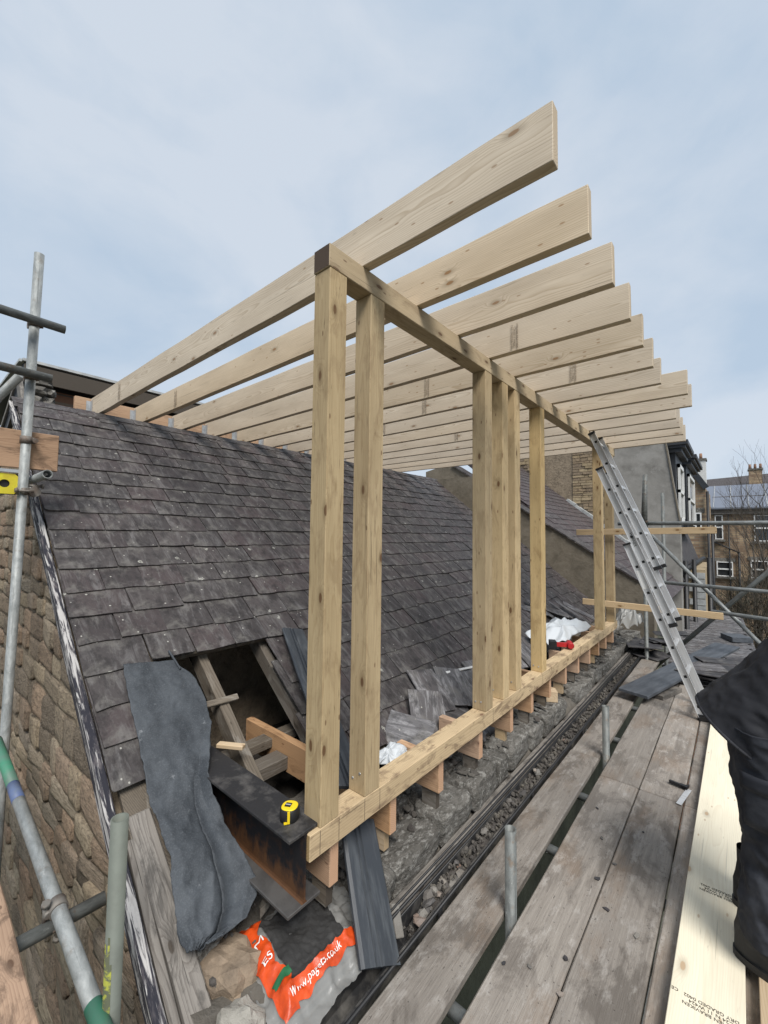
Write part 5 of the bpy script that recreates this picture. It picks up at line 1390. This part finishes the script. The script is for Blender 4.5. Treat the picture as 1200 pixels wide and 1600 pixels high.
o = m.build('slate_courses', MAT['slate_loose'], orf); o['kind'] = 'stuff'
m = MB(); m.box(-.2, .2, -.15, .3, 0, .1, Matrix.Translation((.0, 12.4, -.72)) @ Matrix.Rotation(.5, 4, 'Z')); m.build('roof_light', MAT['darkboard'], oh)

# ---------------------------------------------------------------- brick houses across the gardens
def window(parent, x0, x1, z0, z1, y, sill=True, cross=True):
    m = MB(); t = .065
    m.box(x0, x0 + t, y - .10, y + .02, z0, z1); m.box(x1 - t, x1, y - .10, y + .02, z0, z1); m.box(x0 + t, x1 - t, y - .10, y + .02, z1 - t, z1); m.box(x0 + t, x1 - t, y - .10, y + .02, z0, z0 + t)
    if cross: m.box(x0 + t, x1 - t, y - .105, y + .02, (z0 + z1) / 2 - .05, (z0 + z1) / 2 + .05)
    w = m.build('window', MAT['white'], parent)
    m = MB(); m.box(x0 + .04, x1 - .04, y - .04, y - .02, z0 + .04, z1 - .04); m.build('pane', MAT['glass'], w)
    if sill:
        m = MB(); m.box(x0 - .12, x1 + .12, y - .22, y + .0, z0 - .16, z0 - .002); m.build('sill', MAT['cope'], w)
    m = MB(); m.box(x0 - .15, x1 + .15, y - .03, y + .02, z1 + .002, z1 + .26); m.build('lintel', MAT['cope'], w)
    return w
bh = empty('brick_house', (.5, 42, -7), 'buff brick house with blue grey sheet roof beyond the bare tree', 'house')
m = MB(); m.box(-1.75, 8, 40, 48, -7, 4.02); m.build('wall', MAT['brick'], bh)
m = MB(); m.box(-1.5, 8.2, 39.75, 39.995, 3.82, 4.25); m.build('eaves_board', MAT['greywood'], bh)
m = MB(); m.box(-1.6, 8.2, 39.6, 39.75, 4.1, 4.2); m.build('gutter', MAT['blackplastic'], bh)
rfm = MB()
rfm.add([V((-1.3, 39.6, 4.3)), V((8.2, 39.6, 4.3)), V((8.2, 44, 6.35)), V((-2.1, 44, 6.35)), V((-1.3, 39.6, 4.2)), V((8.2, 39.6, 4.2)), V((8.2, 44, 6.25)), V((-2.1, 44, 6.25))], [(0, 1, 2, 3), (7, 6, 5, 4), (0, 4, 5, 1), (1, 5, 6, 2), (2, 6, 7, 3), (3, 7, 4, 0)])
brf = rfm.build('roof', MAT['solar'], bh)
for x in (-1.2, -.2, .8, 1.8, 2.8):
    timber('seam', (x, 39.62, 4.33), (x, 43.9, 6.33), .04, .04, MAT['lead'], brf)
timber('seam', (-1.3, 41.6, 5.26), (8, 41.6, 5.26), .05, .03, MAT['greywood'], brf)
window(bh, -1.15, -.68, 1.95, 3.75, 39.98); window(bh, 1.05, 3.2, 1.85, 3.72, 39.98)
window(bh, -1.12, -.18, -.78, .30, 39.98); window(bh, .80, 1.75, -.78, .46, 39.98)
tube_obj('downpipe', (.18, 39.85, -7), (.18, 39.85, 1.0), .07, MAT['blackplastic'], bh)
tube_obj('downpipe', (-.35, 39.85, -7), (-.35, 39.85, 4.1), .05, MAT['blackplastic'], bh)
tube_obj('waste_pipe', (.18, 39.8, 1.0), (-1.2, 39.8, 1.75), .05, MAT['blackplastic'], bh)
m = MB(); m.tube((2.3, 41, 5), (2.3, 41, 7.6), .02, n=5); m.tube((2.0, 41, 7.4), (2.7, 41, 7.4), .015, n=5)
for q in range(5): m.tube((2.05 + q * .14, 40.8, 7.4), (2.05 + q * .14, 41.2, 7.4), .012, n=4)
m.build('aerial', MAT['galv_old'], bh)
bh.location.z -= .5
bl = empty('brick_wing', (-2, 31, -7), 'brick rear wing with a sloping top beside the black dormers', 'house')
m = MB(); m.prism([(-4, -7), (-1.24, -7), (-1.24, 4.45), (-1.85, 5.5), (-4, 5.8)], (-36, -30), Matrix.Rotation(rad(90), 4, 'X')); m.build('wall', MAT['brick'], bl)
timber('verge', (-1.2, 29.9, 4.4), (-1.9, 29.9, 5.6), .3, .1, MAT['blackclad'], bl, up=(0, 1, 0))
window(bl, -1.75, -1.45, 2.0, 3.0, 29.98, False, False)
for x in (-1.15, -.98): tube_obj('downpipe', (x, 29.8, -7), (x, 29.8, 4.2 if x < -1 else 2.2), .07, MAT['blackplastic'], bl)
def chimney(name, x, y, z0, z1, w, d, mat, label, pots=2):
    c = empty(name, (x, y, z0), label, 'chimney')
    m = MB(); m.box(x - w / 2, x + w / 2, y - d / 2, y + d / 2, z0, z1); m.build('stack', MAT[mat], c)
    m = MB(); m.box(x - w / 2 - .08, x + w / 2 + .08, y - d / 2 - .08, y + d / 2 + .08, z1, z1 + .18); m.build('cap', MAT['cope'], c)
    for i in range(pots):
        xx = x + (i - (pots - 1) / 2) * w * .4; m = MB(); m.tube((xx, y, z1 + .18), (xx, y, z1 + .75), .14, .11, n=10); m.build('pot', MAT['brick_red'], c)
chimney('chimney', -2.35, 50, 5, 8.9, .75, 1.2, 'chimneywhite', 'white painted chimney beside the far brick house', 1)
chimney('chimney', -3.0, 40.5, 5, 6.9, 1.3, 1.0, 'brick_red', 'broad brown brick chimney just right of the black cornice', 0)
chimney('chimney', 1.95, 64, 6, 9.35, 1.15, 1.2, 'brick', 'tall brick chimney on the distant roof ridge', 3)
fr2 = empty('far_house', (0, 66, -7), 'distant slate roofed house on the skyline behind the brick house', 'house')
m = MB(); m.box(-6, 14, 64, 74, -7, 7.0); m.build('wall', MAT['brick'], fr2)
m = MB(); m.add([V((-6, 63.5, 6.8)), V((14, 63.5, 6.8)), V((14, 68, 9.9)), V((-4, 68, 9.0)), V((14, 72, 6.8)), V((-6, 72, 6.8))], [(0, 1, 2, 3), (3, 2, 4, 5), (0, 3, 5), (1, 4, 2), (0, 5, 4, 1)]); m.build('roof', MAT['slate'], fr2)

# ---------------------------------------------------------------- bare trees, shrubs
def tree(name, base, h, seed, label, lean=(0, 0, 0), r0=.09, depth=6, spread=.55):
    rt = random.Random(seed); t = empty(name, base, label, 'tree', 'bare trees in the gardens')
    tk, cr_ = MB(), MB()
    def grow(p, d, L, r, k):
        segs = 3; q = p
        for i in range(segs):
            d = (d + V((rt.uniform(-.13, .13), rt.uniform(-.13, .13), rt.uniform(-.02, .12)))).normalized()
            n_ = q + d * L / segs; r1 = r * (1 - .25 * (i + 1) / segs)
            (tk if k < 2 else cr_).tube(q, n_, r * (1 - .25 * i / segs), r1, n=7 if k < 2 else 4, caps=False); q = n_
            if k < depth and k > 0 and rt.random() < .5:
                a = rt.uniform(0, 6.28); dd = (d + V((math.cos(a), math.sin(a), .25)) * spread).normalized(); grow(q, dd, L * rt.uniform(.5, .75), r1 * .55, k + 1)
        if k < depth:
            for b in range(2):
                a = rt.uniform(0, 6.28); dd = (d + V((math.cos(a), math.sin(a), .1)) * spread * rt.uniform(.5, 1.1)).normalized()
                grow(q, dd, L * rt.uniform(.62, .85), r1 * .72, k + 1)
    grow(V(base), V((0, 0, 1)) + V(lean), h * .30, r0, 0)
    tk.build('trunk', MAT['twig'], t); cr_.build('crown', MAT['twig'], t)
tree('bare_tree', (1.05, 26, -7), 13.0, 4, 'tall bare tree standing in front of the brick house at the right edge', (-.02, 0, 0), .14, 6)
tree('bare_tree', (.35, 22, -7), 11.0, 9, 'slender bare tree rising to the left of the brick house upper window', (.0, 0, 0), .09, 5, .45)
tree('bare_tree', (1.1, 17, -7), 8.6, 15, 'low bare branchy tree behind the crossed scaffold braces', (-.04, 0, 0), .08, 6, .6)
def shrub(name, c, s, n, seed, label):
    rt = random.Random(seed); m = MB()
    for i in range(n):
        v = V((rt.gauss(0, 1), rt.gauss(0, 1), rt.gauss(0, 1))).normalized() * rt.uniform(.35, 1) ** .5
        v *= 1 + .3 * noise.noise(v * 2.5 + V((seed, 0, 0)))
        p = V((c[0] + v.x * s[0], c[1] + v.y * s[1], c[2] + v.z * s[2])); d = (v + V((rt.uniform(-.7, .7), rt.uniform(-.7, .7), rt.uniform(-.2, 1.0)))).normalized()
        q = p + d * rt.uniform(.2, .6); w = d.cross(V((rt.uniform(-1, 1), rt.uniform(-1, 1), .3))).normalized() * rt.uniform(.006, .014)
        m.add([p - w, p + w, q + w * .3, q - w * .3], [(0, 1, 2, 3)])
    t = empty(name, (c[0], c[1], -7), label, 'shrub'); m.build('twigs', MAT['hedge'], t)
    mm = MB()
    for i in range(5): mm.tube((c[0] + rt.uniform(-.2, .2), c[1], -7), (c[0] + rt.uniform(-.6, .6) * s[0], c[1] + rt.uniform(-.5, .5) * s[1], c[2] + s[2] * .5), .05, .012, n=5)
    mm.build('stem', MAT['twig'], t)
shrub('shrub', (1.5, 25, -2.0), (2.4, 2.0, 2.2), 3500, 2, 'dark bare twiggy shrub below the brick house windows')
shrub('shrub', (.45, 19, -2.0), (1.3, 1.4, 1.8), 3000, 5, 'dense shrub behind the pale outhouse roof')
shrub('shrub', (2.6, 32, -1.6), (2.0, 2.0, 2.3), 3000, 7, 'tall dark shrub at the right edge under the sash window')
